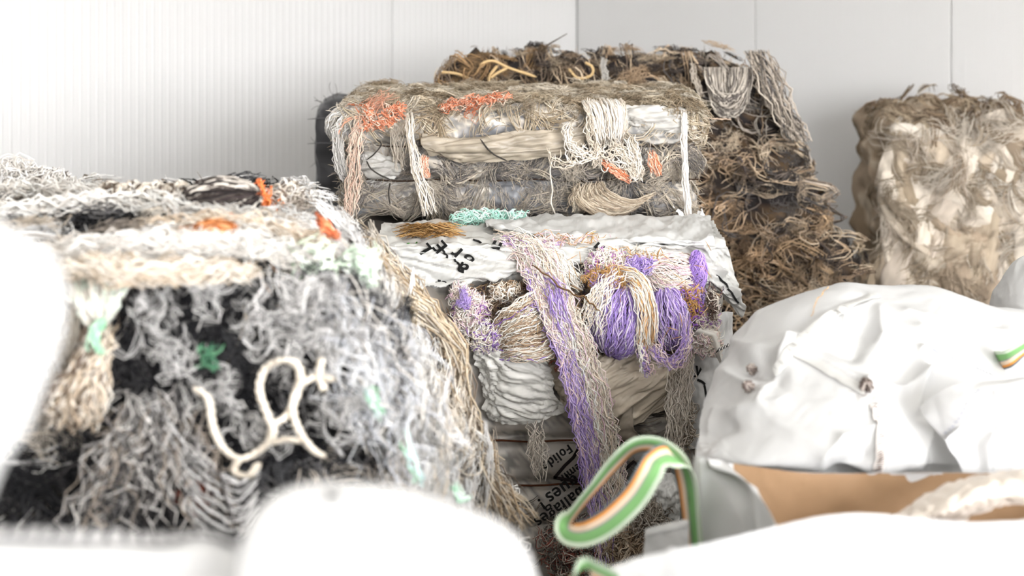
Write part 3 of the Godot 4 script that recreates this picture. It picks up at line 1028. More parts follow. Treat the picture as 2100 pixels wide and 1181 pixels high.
	for k in 34:
		var c := Vector2(rng.randf_range(1150, 1290), rng.randf_range(300, 335))
		var w := rng.randf_range(10, 36)
		bundle(y, ats([[c.x - w, c.y - 14, 5.07], [c.x - w * 0.8, c.y + 8, 5.045], [c.x, c.y + rng.randf_range(10, 20), 5.035], [c.x + w * 0.8, c.y + 4, 5.045], [c.x + w, c.y - 16, 5.07]]), {"n": 1, "w": 0.004, "th": 0.004, "r": 0.0025, "cols": cream, "segs": 14, "wave": 0.005})
	put(spin(y), "tangled_yarn", M.yarn, t, "cream tangled loops hanging from the draped hank", "stuff")
	y = Yarn.new()
	var orange := [lin(226, 150, 118), lin(234, 176, 150), lin(208, 126, 92), lin(220, 200, 182)]
	for k in 34:
		var c := Vector2(rng.randf_range(742, 822), rng.randf_range(218, 262))
		if c.y > 240 and c.x > 805: continue
		bundle(y, ats([[c.x - 12, c.y - 6, 5.1], [c.x - 2, c.y + rng.randf_range(-5, 5), 5.08], [c.x + 12, c.y + rng.randf_range(-4, 9), 5.1]]), {"n": 4, "w": 0.008, "th": 0.008, "r": 0.0022, "cols": orange, "segs": 8, "wave": 0.006})
	put(spin(y), "orange_tuft", M.yarn, t, "orange tuft of frayed yarn at the front edge", "stuff")
	y = Yarn.new()
	for k in 44:
		var s := rng.randf()
		var c := Vector2(lerpf(905, 1040, s), lerpf(217, 199, s) + rng.randf_range(-6, 9) * (1.0 - 0.6 * s))
		bundle(y, ats([[c.x - 12, c.y + 2, 5.16], [c.x, c.y + rng.randf_range(-6, 4), 5.12], [c.x + 12, c.y, 5.15]]), {"n": 3, "w": 0.008, "th": 0.006, "r": 0.002, "cols": orange, "segs": 8, "wave": 0.006})
	put(spin(y), "orange_tuft", M.yarn, t, "orange streak of frayed yarn along the top edge", "stuff")
	for q in [[[[872, 318, 5.09], [868, 340, 5.08], [874, 366, 5.09]], 0.013], [[[1232, 328, 5.06], [1262, 350, 5.04], [1296, 370, 5.06]], 0.012], [[[1335, 308, 5.08], [1342, 335, 5.05], [1350, 362, 5.07]], 0.018]]:
		y = Yarn.new()
		bundle(y, ats(q[0]), {"n": 30, "w": q[1], "th": 0.006, "r": 0.0022, "cols": orange, "wave": 0.003, "trim": 0.3})
		put(spin(y), "orange_skein", M.yarn, t, "orange skein squeezed out of the layer")
	# swathe of tan strands in the lowest layer, grey film rolls
	y = Yarn.new()
	for k in 26:
		var s := k / 25.0
		bundle(y, ats([[lerpf(1175, 1235, s), lerpf(385, 372, s), 5.11], [lerpf(1190, 1250, s), lerpf(420, 395, s), 5.065], [lerpf(1240, 1300, s), lerpf(444, 412, s), 5.06], [lerpf(1290, 1345, s), lerpf(436, 396, s), 5.08]]), {"n": 5, "w": 0.006, "th": 0.006, "r": 0.0023, "cols": [lin(176, 160, 140), lin(204, 192, 174), lin(140, 126, 110)], "wave": 0.002})
	for k in 18:
		var s := k / 17.0
		bundle(y, ats([[lerpf(1180, 1240, s), 372, 5.1], [lerpf(1172, 1236, s), 400, 5.08], [lerpf(1165, 1230, s), 436, 5.08]]), {"n": 3, "w": 0.006, "th": 0.006, "r": 0.002, "cols": [lin(160, 146, 128), lin(190, 178, 160)], "wave": 0.003, "trim": 0.3})
	put(spin(y), "yarn_swathe", M.yarn, t, "curved swathe of tan strands in the lowest layer")
	for q in [[[[865, 268], [960, 276], [1080, 262], [1195, 262]], [[862, 288], [960, 296], [1080, 285], [1200, 280]], [[868, 306], [960, 318], [1080, 312], [1195, 300]], [[880, 320], [960, 336], [1080, 332], [1190, 316]], 5.07, Color(0.6, 0.56, 0.5)], [[[1284, 215], [1320, 212], [1370, 216], [1408, 222]], [[1280, 232], [1320, 232], [1370, 236], [1412, 238]], [[1282, 252], [1320, 256], [1370, 260], [1414, 256]], [[1288, 268], [1320, 276], [1370, 276], [1408, 270]], 5.09, Color(0.7, 0.69, 0.67)], [[[722, 318], [750, 312], [780, 316], [815, 322]], [[718, 332], [750, 332], [780, 334], [822, 338]], [[718, 350], [750, 352], [780, 354], [822, 354]], [[724, 364], [750, 368], [780, 370], [812, 366]], 5.1, Color(0.62, 0.61, 0.59)]]:
		var rows := []
		var dd := [0.03, 0.0, -0.005, 0.02]
		for j in 4:
			var row := []
			for i in 4: row.append(at(q[j][i][0], q[j][i][1], q[4] + dd[j] + [0.02, 0.0, 0.0, 0.02][i]))
			rows.append(row)
		var cc: Color = (q[5] as Color).srgb_to_linear()
		var g := cloth(rows, {"nu": 70, "nv": 26, "disp": drawn(0.02, Vector3(1, 0.1, 0), 20.0, q[4]), "col": func(p, _u, _v): return cc * (1.0 + 0.3 * nc.get_noise_3d(p.x * 16, p.y * 40, p.z * 10))})
		put(weave(g), "film_fold", M.film, t, "dull grey film folded out of the layer")
	# white strip, ties
	y = Yarn.new()
	bundle(y, ats([[1402, 225, 5.11], [1403, 290, 5.07], [1406, 370, 5.07], [1412, 445, 5.08]]), {"n": 26, "w": 0.009, "th": 0.003, "r": 0.0022, "cols": [lin(230, 226, 220), lin(206, 200, 194)], "wave": 0.0015, "trim": 0.04})
	put(spin(y), "white_strip", M.yarn, t, "thin white strip hanging over the front")
	for yy in [1.293, 1.43]:
		y = Yarn.new()
		var pts := PackedVector3Array()
		for i in 31: pts.append(Vector3(lerpf(x0 - 0.005, x1 + 0.005, i / 30.0), yy + 0.004 * sin(i * 0.9), z1 - 0.028))
		y.tube(pts, 0.0035, lin(56, 44, 38), 5)
		put(spin(y), "tie_wire", M.yarn, t, "rusty wire pulled tight between two layers")
	y = Yarn.new()
	for q in [[[772, 285], [782, 296], [768, 315], [752, 328]], [[752, 330], [760, 345], [778, 358], [800, 368]], [[985, 285], [1000, 305], [1015, 318], [1040, 330]], [[800, 375], [797, 395], [800, 420]], [[1135, 320], [1128, 350], [1133, 390], [1130, 415], [1140, 442]]]:
		var c := []
		for s in q: c.append(at(s[0], s[1], 5.05))
		var pts := PackedVector3Array()
		for i in 13: pts.append(catmull(c, i / 12.0))
		y.tube(pts, 0.003, lin(60, 56, 54) if q[0][0] != 1135 else lin(214, 206, 194), 4)
	put(spin(y), "loose_cord", M.yarn, t, "", "stuff")
	y = Yarn.new()
	bundle(y, ats([[1444, 241, 5.14], [1470, 243, 5.4], [1500, 244, 5.7]]), {"n": 3, "w": 0.002, "th": 0.002, "r": 0.0018, "cols": [lin(226, 200, 176)], "wave": 0.001, "trim": 0.0})
	put(spin(y), "taut_string", M.yarn, t, "pale string pulled out sideways")
# loose strands that fill a patch of the picture at a distance: curls of random direction
func tangle(y: Yarn, px: float, py: float, w: float, h: float, d: float, depth: float, n: int, cols: Array, o := {}) -> void:
	var size: float = o.get("size", 0.03)
	for k in n:
		var an := rng.randf() * TAU
		var rr := sqrt(rng.randf())
		var c := at(px + cos(an) * rr * w, py + sin(an) * rr * h, d + rng.randf_range(-depth, depth) * (1.0 - rr * 0.6) + depth * rr * rr)
		var dir := Vector3(rng.randf_range(-1, 1), rng.randf_range(-1, 1), rng.randf_range(-0.4, 0.4)).normalized()
		if o.has("dir"): dir = (dir * 0.5 + o.dir).normalized()
		var sd := dir.cross(Vector3(0, 0, 1)).normalized()
		var l := size * rng.randf_range(0.5, 1.4)
		var k1 := rng.randf_range(-0.8, 0.8) * l
		bundle(y, [c - dir * l, c - dir * l * 0.3 + sd * k1 + Vector3(0, 0, 0.01), c + dir * l * 0.4 - sd * k1 * 0.6 + Vector3(0, 0, 0.012), c + dir * l], {"n": o.get("k", 2), "w": o.get("w", 0.004), "th": 0.004, "r": o.get("r", 0.0016), "cols": cols, "segs": 9, "wave": o.get("wave", 0.003), "wl": 0.03})

func sheet(list: Array, d: Array) -> Array:     # rows of [px, py] with a distance for each row or each point
	var rows := []
	for j in list.size():
		var row := []
		for i in list[j].size():
			var dd: float = d[j][i] if d[j] is Array else d[j]
			row.append(at(list[j][i][0], list[j][i][1], dd))
		rows.append(row)
	return rows

func lettering(text: String, where: Vector3, height: float, turn: Basis, called: String, parent: Node, bold := false) -> void:
	var tm := TextMesh.new()
	var f := SystemFont.new()
	f.font_names = PackedStringArray(["Droid Sans"])
	if bold: f.font_weight = 700
	tm.font = f
	tm.text = text
	tm.font_size = 64
	tm.pixel_size = height / 46.0
	tm.depth = 0.0012
	var o := put(tm, called, M.ink, parent)
	o.basis = turn
	o.position += where

func bars(list: Array, d: float, w: float, called: String, parent: Node) -> void:
	for q in list:
		var y := Yarn.new()
		var pts := PackedVector3Array()
		var ac := PackedVector3Array()
		for i in q.size():
			var p := at(q[i][0], q[i][1], d)
			pts.append(p)
			var a := at(q[maxi(i - 1, 0)][0], q[maxi(i - 1, 0)][1], d)
			var b := at(q[mini(i + 1, q.size() - 1)][0], q[mini(i + 1, q.size() - 1)][1], d)
			ac.append((b - a).cross(Vector3(0, 0, 1)))
		y.tape(pts, ac, w, 0.0015, lin(34, 33, 32))
		put(spin(y), called, M.yarn, parent)

func build_purple_bale() -> void:
	var t := thing("yarn_bale", "film wrapped bale with purple and cream yarn spilling from its torn front", "bale", Vector3(0.16, 0, -4.75))
	var b := bale(Vector3(-0.42, 0, -5.05), Vector3(0.72, 1.165, -4.47), 0.06, 0.018, 5.0)
	b.grooves = [[-0.5825 + 0.496, 0.022, 0.05], [-0.5825 + 0.345, 0.02, 0.04], [-0.5825 + 0.2, 0.02, 0.04]]
	var core := patches([lin(170, 165, 158), lin(146, 142, 136), lin(190, 184, 175), lin(130, 127, 123), lin(180, 172, 162)], 7.0, [[at(1170, 945, 4.45), 0.1, [lin(176, 170, 162)]], [at(1160, 1030, 4.45), 0.1, [lin(170, 165, 158)]], [at(1310, 950, 4.45), 0.09, [lin(134, 132, 130)]]])
	put(bale_mesh(b, 0.014, core), "core", M.film, t)
	for yy in [0.496, 0.345]:
		var wy := Yarn.new()
		var pts := PackedVector3Array()
		for i in 25: pts.append(Vector3(lerpf(-0.4, 0.72, i / 24.0), yy + 0.003 * sin(i * 1.1), -4.478))
		wy.tube(pts, 0.0035, lin(84, 52, 34), 5)
		put(spin(wy), "tie_wire", M.yarn, t, "rusty wire pulled tight round the bale")
	# film over the top and its torn front lip
	var cx := [770, 870, 980, 1090, 1200, 1320, 1430, 1490]
	var rows := [[], [], []]
	for x in cx:
		rows[0].append(on_level(1050 + (x - 1050) * 0.94, 452, 1.172))
		rows[1].append(on_level(1050 + (x - 1050) * 0.97, 474, 1.185))
		rows[2].append(on_level(x, 496, 1.192))
	rows.append(ats([[786, 545, 4.42], [868, 545, 4.41], [985, 528, 4.41], [1090, 522, 4.41], [1200, 516, 4.41], [1320, 516, 4.41], [1438, 528, 4.42], [1508, 565, 4.46]]))
	rows.append(ats([[800, 600, 4.4], [880, 588, 4.39], [1000, 566, 4.385], [1085, 552, 4.385], [1200, 540, 4.385], [1320, 534, 4.39], [1446, 575, 4.4], [1528, 632, 4.44]]))
	rows.append(ats([[806, 606, 4.44], [884, 592, 4.43], [1004, 569, 4.425], [1088, 555, 4.425], [1200, 542, 4.425], [1320, 536, 4.43], [1444, 600, 4.44], [1522, 645, 4.47]]))
	var film_col := func(p: Vector3, _u, _v) -> Color:
		var k := 1.0 + 0.1 * nc.get_noise_3d(p.x * 9, p.y * 9, p.z * 9)
		return lin(186, 185, 181) * k
	var top := cloth(rows, {"nu": 170, "nv": 60, "disp": drawn(0.024, Vector3(1, -0.12, 0.1), 24.0), "col": film_col, "side": -1.0, "creases": [[1440, 500, 1528, 630, 10, 0.02], [1400, 505, 1480, 620, 12, -0.02], [840, 505, 940, 490, 12, 0.012]]})
	var tf := put(weave(top), "top_film", M.film, t, "white printed film over the top of the bale")
	# print on the top film
	for q in [["L", 873, 508, 2.2], ["E", 902, 505, 2.3], ["r", 938, 516, 2.4], ["o", 962, 528, 2.4], ["a", 950, 548, 2.6], ["n", 1018, 508, 2.8], ["F", 1235, 512, 0.9]]:
		var h := on_cloth(top, q[1], q[2])
		var n: Vector3 = h[1]
		var u := Vector3(1, 0, 0) - n * n.x
		u = u.normalized().rotated(n, q[3])
		lettering(q[0], h[0] + n * 0.008, 0.05, Basis(u, n.cross(u), n), "printed_letter", tf, true)
	for q in [[[908, 513], [918, 528]], [[930, 530], [952, 556]], [[838, 480], [852, 488]], [[970, 493], [988, 500]], [[898, 573], [922, 584]], [[1216, 530], [1225, 512]], [[1470, 560], [1494, 590]], [[1494, 590], [1515, 620]]]:
		put(seam(top, q, 0.007, lin(40, 40, 40), 0.004, 8), "printed_line", M.yarn, tf)
	put(seam(top, [[836, 503], [858, 494], [884, 489]], 0.006, lin(96, 176, 80), 0.006, 8), "green_thread", M.yarn, tf)
	# crumpled sheet at the back of the top
	rows = [[], [], [], []]
	var bx := [995, 1060, 1130, 1210, 1290, 1370, 1420, 1458]
	for i in bx.size():
		var x: float = bx[i]
		rows[0].append(on_level(x, 446, 1.175))
		rows[1].append(on_level(x, 450 + [0, 4, -6, -8, -4, -2, -8, 0][i], 1.215))
		rows[2].append(on_level(x + 4, 478 + [-16, -6, 0, 0, 4, 6, 8, 6][i], 1.21))
		rows[3].append(on_level(x + 8, 490 + [-22, -8, 2, 6, 8, 10, 12, 12][i], 1.19))
	var back := cloth(rows, {"nu": 120, "nv": 30, "disp": facets(0.014, 10.0, 2.0, 0.012), "col": func(_p, _u, _v): return lin(192, 192, 190)})
	put(weave(back), "crumpled_film", M.film, t, "white crumpled film along the back of the top")
	for q in [[[1380, 422, 4.9], [1392, 440, 4.85], [1402, 466, 4.8], [1415, 462, 4.82], [1400, 440, 4.88]], [[1432, 432, 4.92], [1440, 428, 4.9], [1452, 462, 4.82], [1440, 470, 4.82], [1428, 450, 4.88]]]:
		var c := ats(q)
		var rr := [[c[0], (c[0] + c[1]) * 0.5 + Vector3(0.004, 0, 0.01), c[1] * 0.6 + c[0] * 0.4], [c[4], (c[4] + c[1]) * 0.5 + Vector3(0, 0, 0.02), c[1]], [c[3], (c[3] + c[2]) * 0.5 + Vector3(0, 0, 0.02), c[2]]]
		put(weave(cloth(rr, {"nu": 14, "nv": 18, "disp": crumple(0.008, 20.0), "col": func(_p, _u, _v): return lin(226, 226, 226)})), "film_corner", M.film, t, "torn film corner standing up")
	# lower films
	var low1 := cloth(sheet([[[960, 680], [1000, 694], [1050, 706], [1095, 716], [1122, 732]], [[970, 730], [1010, 738], [1060, 752], [1105, 760], [1135, 775]], [[985, 800], [1015, 812], [1065, 822], [1110, 822], [1142, 815]], [[1000, 862], [1025, 872], [1070, 874], [1110, 866], [1166, 842]]], [[4.4, 4.36, 4.33, 4.33, 4.36], [4.4, 4.35, 4.32, 4.33, 4.36], [4.42, 4.37, 4.35, 4.35, 4.37], [4.44, 4.4, 4.39, 4.39, 4.4]]), {"nu": 80, "nv": 70, "disp": drawn(0.02, Vector3(1, -0.25, 0), 22.0, 3.0), "col": func(p: Vector3, _u, _v): return lin(206, 204, 198) * (1.0 + 0.14 * nc.get_noise_3d(p.x * 12, p.y * 12, p.z * 5))})
	put(weave(low1), "hanging_film", M.film, t, "pale grey film hanging torn below the yarn")
	var low2 := cloth(sheet([[[1120, 735], [1210, 728], [1300, 724], [1380, 728], [1425, 720]], [[1125, 765], [1210, 770], [1300, 768], [1375, 772], [1420, 760]], [[1140, 805], [1215, 820], [1300, 812], [1370, 812], [1408, 800]], [[1150, 836], [1220, 862], [1300, 878], [1350, 852], [1385, 830]]], [[4.42, 4.4, 4.4, 4.4, 4.42], [4.4, 4.36, 4.35, 4.37, 4.4], [4.4, 4.36, 4.36, 4.38, 4.41], [4.42, 4.4, 4.4, 4.42, 4.43]]), {"nu": 90, "nv": 60, "disp": drawn(0.022, Vector3(0.8, 0.6, 0), 18.0, 8.0), "col": func(p: Vector3, _u, _v): return lin(196, 184, 166) * (1.0 + 0.2 * nc.get_noise_3d(p.x * 8, p.y * 8, p.z * 5))})
	put(weave(low2), "hanging_film", M.film, t, "tan film hanging torn below the purple hank")
	var low3 := cloth(sheet([[[1268, 862], [1280, 830], [1292, 815], [1300, 830]], [[1262, 885], [1278, 870], [1296, 866], [1300, 880]], [[1262, 905], [1280, 905], [1300, 905], [1318, 905]]], [4.38, 4.37, 4.4]), {"nu": 16, "nv": 16, "disp": crumple(0.008, 14.0), "col": func(_p, _u, _v): return lin(150, 140, 126)})
	put(weave(low3), "film_flap", M.film, t, "brown torn film flap")
	var side := cloth(sheet([[[1412, 690], [1450, 660], [1480, 640], [1505, 640]], [[1414, 760], [1448, 752], [1476, 742], [1500, 735]], [[1414, 830], [1444, 830], [1468, 826], [1485, 820]], [[1412, 920], [1436, 920], [1450, 918], [1460, 915]]], [[4.44, 4.42, 4.44, 4.55], [4.44, 4.41, 4.43, 4.52], [4.44, 4.41, 4.43, 4.5], [4.46, 4.44, 4.46, 4.5]]), {"nu": 36, "nv": 60, "disp": crumple(0.01, 8.0, 0.006, 8.0), "col": func(_p, _u, _v): return lin(212, 212, 211)})
	var sf := put(weave(side), "side_film", M.film, t, "pale printed film at the side of the bale")
	put(seam(side, [[1430, 778], [1440, 782], [1446, 788]], 0.008, lin(40, 40, 40), 0.004, 8), "printed_line", M.yarn, sf)
	put(seam(side, [[1445, 788], [1447, 820], [1442, 850]], 0.007, lin(40, 40, 40), 0.004, 8), "printed_line", M.yarn, sf)
	lettering("y", on_cloth(side, 1433, 755)[0] + Vector3(0, 0, 0.008), 0.036, Basis(Vector3.FORWARD, 0.2), "printed_letter", sf, true)
	var flapc := cloth(sheet([[[1415, 688], [1450, 700], [1478, 745]], [[1430, 676], [1462, 690], [1480, 740]], [[1446, 668], [1472, 684], [1480, 735]]], [4.36, 4.33, 4.36]), {"nu": 20, "nv": 14, "disp": crumple(0.006, 18.0), "col": func(_p, _u, _v): return lin(214, 210, 203)})
	put(weave(flapc), "film_flap", M.film, t, "pale folded film tip")
	var crk := cloth(sheet([[[1335, 985], [1358, 968], [1385, 975], [1395, 995]], [[1330, 1010], [1356, 1005], [1382, 1010], [1396, 1025]], [[1340, 1035], [1362, 1045], [1382, 1050], [1395, 1060]], [[1355, 1048], [1370, 1068], [1385, 1075], [1394, 1080]]], [4.4, 4.36, 4.38, 4.42]), {"nu": 40, "nv": 40, "disp": crumple(0.016, 24.0, 0.012, 24.0), "col": func(_p, _u, _v): return lin(206, 206, 204)})
	put(weave(crk), "crinkled_film", M.white_film, t, "shiny crinkled clear film bunched at the side")
	# print on the lower film
	var tilt := Basis(Vector3(0, 0, 1), PI + 0.62)
	lettering("emballages", at(1166, 1026, 4.425), 0.036, tilt, "printed_word", t, true)
	lettering("ques !", at(1146, 1008, 4.42), 0.04, tilt, "printed_word", t, true)
	lettering("lemin", at(1172, 968, 4.42), 0.026, tilt, "printed_word", t, true)
	lettering("Folida", at(1142, 938, 4.42), 0.03, tilt, "printed_word", t, true)
	lettering("par", at(1150, 1058, 4.43), 0.03, tilt, "printed_word", t, true)
	bars([[[1137, 980], [1158, 955], [1176, 938], [1190, 914]], [[1135, 979], [1165, 984], [1192, 985]], [[1262, 914], [1286, 936]], [[1272, 972], [1300, 946], [1314, 962]]], 4.415, 0.011, "printed_line", t)

	# ---- yarn
	var cream := [lin(248, 242, 233), lin(240, 230, 216), lin(252, 248, 242), lin(232, 216, 198)]
	var purple := [lin(174, 150, 212), lin(192, 170, 221), lin(156, 131, 197), lin(208, 189, 228)]
	var pink := [lin(238, 214, 212), lin(244, 226, 220), lin(222, 190, 204)]
	var straw := [lin(190, 146, 86), lin(170, 130, 84), lin(206, 170, 120)]
	var brown := [lin(140, 116, 92), lin(176, 152, 124), lin(120, 98, 80)]
	# dark hollow behind the yarn is filled with matted strands
	var y := Yarn.new()
	for q in [[1000, 650, 70, 70], [1090, 660, 70, 80], [1250, 640, 90, 90], [1390, 640, 80, 90]]:
		tangle(y, q[0], q[1], q[2], q[3], 4.4, 0.03, 210, brown + [lin(96, 78, 96), lin(200, 180, 160)], {"size": 0.035, "k": 2})
	put(spin(y), "matted_yarn", M.yarn, t, "brown matted strands inside the torn film", "stuff")
	# purple hank in two lobes with a cream band between
	y = Yarn.new()
	ball(y, at(1268, 650, 4.36), Vector3(0.098, 0.128, 0.12), Vector3(0.28, 1, 0.1), 620, 0.0019, purple + [lin(168, 145, 210), lin(160, 137, 203), lin(232, 224, 234)], {"wave": 0.1, "segs": 12})
	put(spin(y), "purple_hank", M.yarn, t, "round purple hank")
	y = Yarn.new()
	ball(y, at(1374, 646, 4.37), Vector3(0.068, 0.108, 0.1), Vector3(-0.3, 1, 0.1), 430, 0.0019, purple + [lin(172, 147, 212), lin(230, 220, 232)], {"wave": 0.1, "segs": 12})
	put(spin(y), "purple_hank", M.yarn, t, "narrow purple hank")
	y = Yarn.new()
	bundle(y, ats([[1262, 560, 4.34], [1305, 575, 4.27], [1326, 630, 4.24], [1326, 690, 4.25], [1328, 730, 4.29]]), {"n": 80, "w": 0.03, "th": 0.012, "r": 0.0018, "cols": cream + [lin(214, 170, 120)], "wave": 0.003, "trim": 0.3})
	for k in 5:
		bundle(y, ats([[1240 + k * 12, 560 - k * 3, 4.3], [1225 + k * 6, 590, 4.25], [1200 + k * 9, 640, 4.24], [1190 + k * 10, 690, 4.27]]), {"n": 7, "w": 0.02, "th": 0.01, "r": 0.0017, "cols": cream, "wave": 0.006, "trim": 0.35})
	put(spin(y), "cream_band", M.yarn, t, "cream strands wound between the purple hanks")
	# cream hank behind and above, purple knot at its end
	y = Yarn.new()
	ball(y, at(1385, 565, 4.4), Vector3(0.1, 0.075, 0.08), Vector3(-1, 0.35, 0), 430, 0.0019, cream + pink, {"wave": 0.1})
	ball(y, at(1330, 545, 4.42), Vector3(0.06, 0.05, 0.06), Vector3(1, 0.6, 0), 150, 0.0018, cream, {"wave": 0.2})
	put(spin(y), "cream_hank", M.yarn, t, "cream hank above the purple hanks")
	y = Yarn.new()
	ball(y, at(1431, 555, 4.36), Vector3(0.032, 0.066, 0.04), Vector3(0.15, 1, 0), 130, 0.0018, [lin(172, 140, 216), lin(188, 158, 224), lin(158, 126, 204)], {"wave": 0.3})
	tangle(y, 1422, 605, 18, 22, 4.33, 0.02, 40, purple, {"size": 0.02})
	put(spin(y), "purple_knot", M.yarn, t, "bright purple knot at the end of the cream hank")
	y = Yarn.new()
	tangle(y, 1240, 545, 40, 30, 4.36, 0.03, 230, cream + [lin(190, 130, 200)], {"size": 0.022})
	tangle(y, 1312, 545, 28, 16, 4.35, 0.02, 90, purple, {"size": 0.02})
	tangle(y, 1245, 570, 40, 12, 4.3, 0.02, 70, straw, {"size": 0.03, "r": 0.0013})
	tangle(y, 1240, 575, 30, 14, 4.3, 0.02, 70, purple, {"size": 0.02})
	tangle(y, 1445, 650, 26, 40, 4.36, 0.03, 240, cream + [lin(180, 130, 200), lin(226, 216, 206)], {"size": 0.02})
	tangle(y, 1450, 700, 28, 26, 4.35, 0.02, 130, cream + pink, {"size": 0.02})
	tangle(y, 1460, 625, 10, 32, 4.33, 0.02, 70, [lin(120, 100, 90), lin(226, 216, 204), lin(90, 76, 70)], {"size": 0.016})
	tangle(y, 1415, 620, 20, 40, 4.32, 0.02, 70, straw + [lin(160, 104, 210)], {"size": 0.025})
	tangle(y, 1300, 530, 60, 14, 4.38, 0.02, 80, straw + cream, {"size": 0.024, "r": 0.0013})
	tangle(y, 965, 640, 34, 40, 4.36, 0.03, 260, cream + pink + [lin(170, 120, 196)], {"size": 0.022})
	tangle(y, 945, 605, 18, 26, 4.36, 0.02, 90, pink + cream, {"size": 0.02})
	tangle(y, 952, 612, 6, 16, 4.32, 0.01, 30, purple, {"size": 0.018})
	tangle(y, 1000, 690, 38, 26, 4.33, 0.03, 170, cream + [lin(150, 112, 190)], {"size": 0.022})
	tangle(y, 1035, 600, 30, 16, 4.36, 0.03, 130, cream + brown, {"size": 0.024})
	tangle(y, 1120, 660, 30, 60, 4.32, 0.02, 90, purple + brown, {"size": 0.03})
	put(spin(y), "frayed_yarn", M.yarn, t, "frayed cream, pink and purple yarn", "stuff")
	# fan of strands left of the cascade
	y = Yarn.new()
	for k in 46:
		var s := k / 45.0
		bundle(y, ats([[lerpf(1115, 1165, s), lerpf(590, 700, s), 4.31], [lerpf(1075, 1120, s), lerpf(612, 735, s), 4.28], [lerpf(1035, 1060, s), lerpf(640, 735, s), 4.3], [lerpf(1000, 1025, s), lerpf(680, 740, s), 4.36]]), {"n": 7, "w": 0.008, "th": 0.014, "r": 0.0018, "cols": cream + [lin(190, 166, 140), lin(160, 134, 110)] + ([lin(140, 104, 190)] if k % 4 == 0 else []), "wave": 0.004, "trim": 0.4})
	put(spin(y), "yarn_fan", M.yarn, t, "cream strands fanning out beside the cascade")
	# the long cascade down the front
	y = Yarn.new()
	bundle(y, ats([[1010, 496, 4.47], [1075, 512, 4.4], [1122, 580, 4.3], [1155, 655, 4.25], [1190, 740, 4.26], [1214, 830, 4.28], [1232, 920, 4.32], [1248, 1030, 4.35], [1268, 1185, 4.38]]), {"n": 230, "w": 0.05, "th": 0.016, "r": 0.0017, "cols": cream + cream + pink, "wave": 0.0075, "wl": 0.07, "trim": 0.3, "segs": 44})
	put(spin(y), "yarn_cascade", M.yarn, t, "cream and pink strands hanging in a long cascade")
	y = Yarn.new()
	bundle(y, ats([[1082, 545, 4.36], [1108, 600, 4.29], [1140, 670, 4.25], [1165, 740, 4.25], [1186, 830, 4.26], [1205, 920, 4.3], [1222, 1030, 4.34], [1246, 1180, 4.37]]), {"n": 90, "w": 0.024, "th": 0.012, "r": 0.0017, "cols": purple + purple + pink, "wave": 0.007, "wl": 0.06, "trim": 0.3, "segs": 40})
	bundle(y, ats([[1112, 570, 4.3], [1135, 590, 4.25], [1150, 640, 4.23], [1168, 700, 4.23]]), {"n": 24, "w": 0.03, "th": 0.006, "r": 0.0017, "cols": purple, "wave": 0.004, "trim": 0.5})
	put(spin(y), "purple_cascade", M.yarn, t, "purple strands along the edge of the cascade")
	y = Yarn.new()
	tangle(y, 1090, 505, 60, 14, 4.42, 0.03, 90, pink + cream + [lin(170, 130, 200)], {"size": 0.035, "dir": Vector3(1, -0.3, 0)})
	tangle(y, 1160, 498, 80, 8, 4.45, 0.03, 60, pink + straw, {"size": 0.05, "dir": Vector3(1, 0.05, 0), "r": 0.0013})
	for k in 26: bundle(y, ats([[rng.randf_range(1050, 1110), rng.randf_range(494, 510), 4.42], [rng.randf_range(1120, 1160), rng.randf_range(520, 545), 4.36], [rng.randf_range(1150, 1200), rng.randf_range(570, 600), 4.36]]), {"n": 3, "w": 0.01, "th": 0.005, "r": 0.0016, "cols": cream, "wave": 0.004})
	put(spin(y), "top_fringe", M.yarn, t, "cream and pink threads lying over the film", "stuff")
	# straw stems and a twig caught in the yarn
	y = Yarn.new()
	bundle(y, ats([[1090, 545, 4.28], [1150, 585, 4.22], [1200, 615, 4.2], [1232, 634, 4.22]]), {"n": 1, "w": 0.001, "th": 0.001, "r": 0.003, "cols": [lin(110, 84, 60)], "wave": 0.003, "trim": 0.0})
	for k in 40:
		var c := Vector2(rng.randf_range(1100, 1470), rng.randf_range(510, 690))
		var an := rng.randf() * TAU
		y.tube(PackedVector3Array([at(c.x, c.y, 4.26), at(c.x + cos(an) * 12, c.y + sin(an) * 12, 4.24), at(c.x + cos(an) * 26, c.y + sin(an) * 26, 4.27)]), 0.0016, vary(any_of(straw), 0.2))
	put(spin(y), "straw_stems", M.yarn, t, "thin straw stems caught in the yarn", "stuff")
	# loops of purple and pink thread below the hanks
	y = Yarn.new()
	for q in [[[1345, 690, 4.28], [1360, 725, 4.24], [1385, 748, 4.25], [1410, 710, 4.25], [1412, 650, 4.28]], [[1330, 700, 4.28], [1350, 740, 4.24], [1378, 742, 4.25], [1405, 700, 4.25], [1408, 640, 4.28]], [[1318, 700, 4.27], [1322, 740, 4.24], [1335, 770, 4.25]]]:
		bundle(y, ats(q), {"n": 16, "w": 0.01, "th": 0.008, "r": 0.0016, "cols": purple + pink, "wave": 0.006, "trim": 0.15})
	bundle(y, ats([[1310, 690, 4.27], [1318, 730, 4.23], [1320, 766, 4.25]]), {"n": 6, "w": 0.008, "th": 0.004, "r": 0.002, "cols": cream, "wave": 0.005})
	put(spin(y), "thread_loops", M.yarn, t, "loose purple and pink thread loops", "stuff")
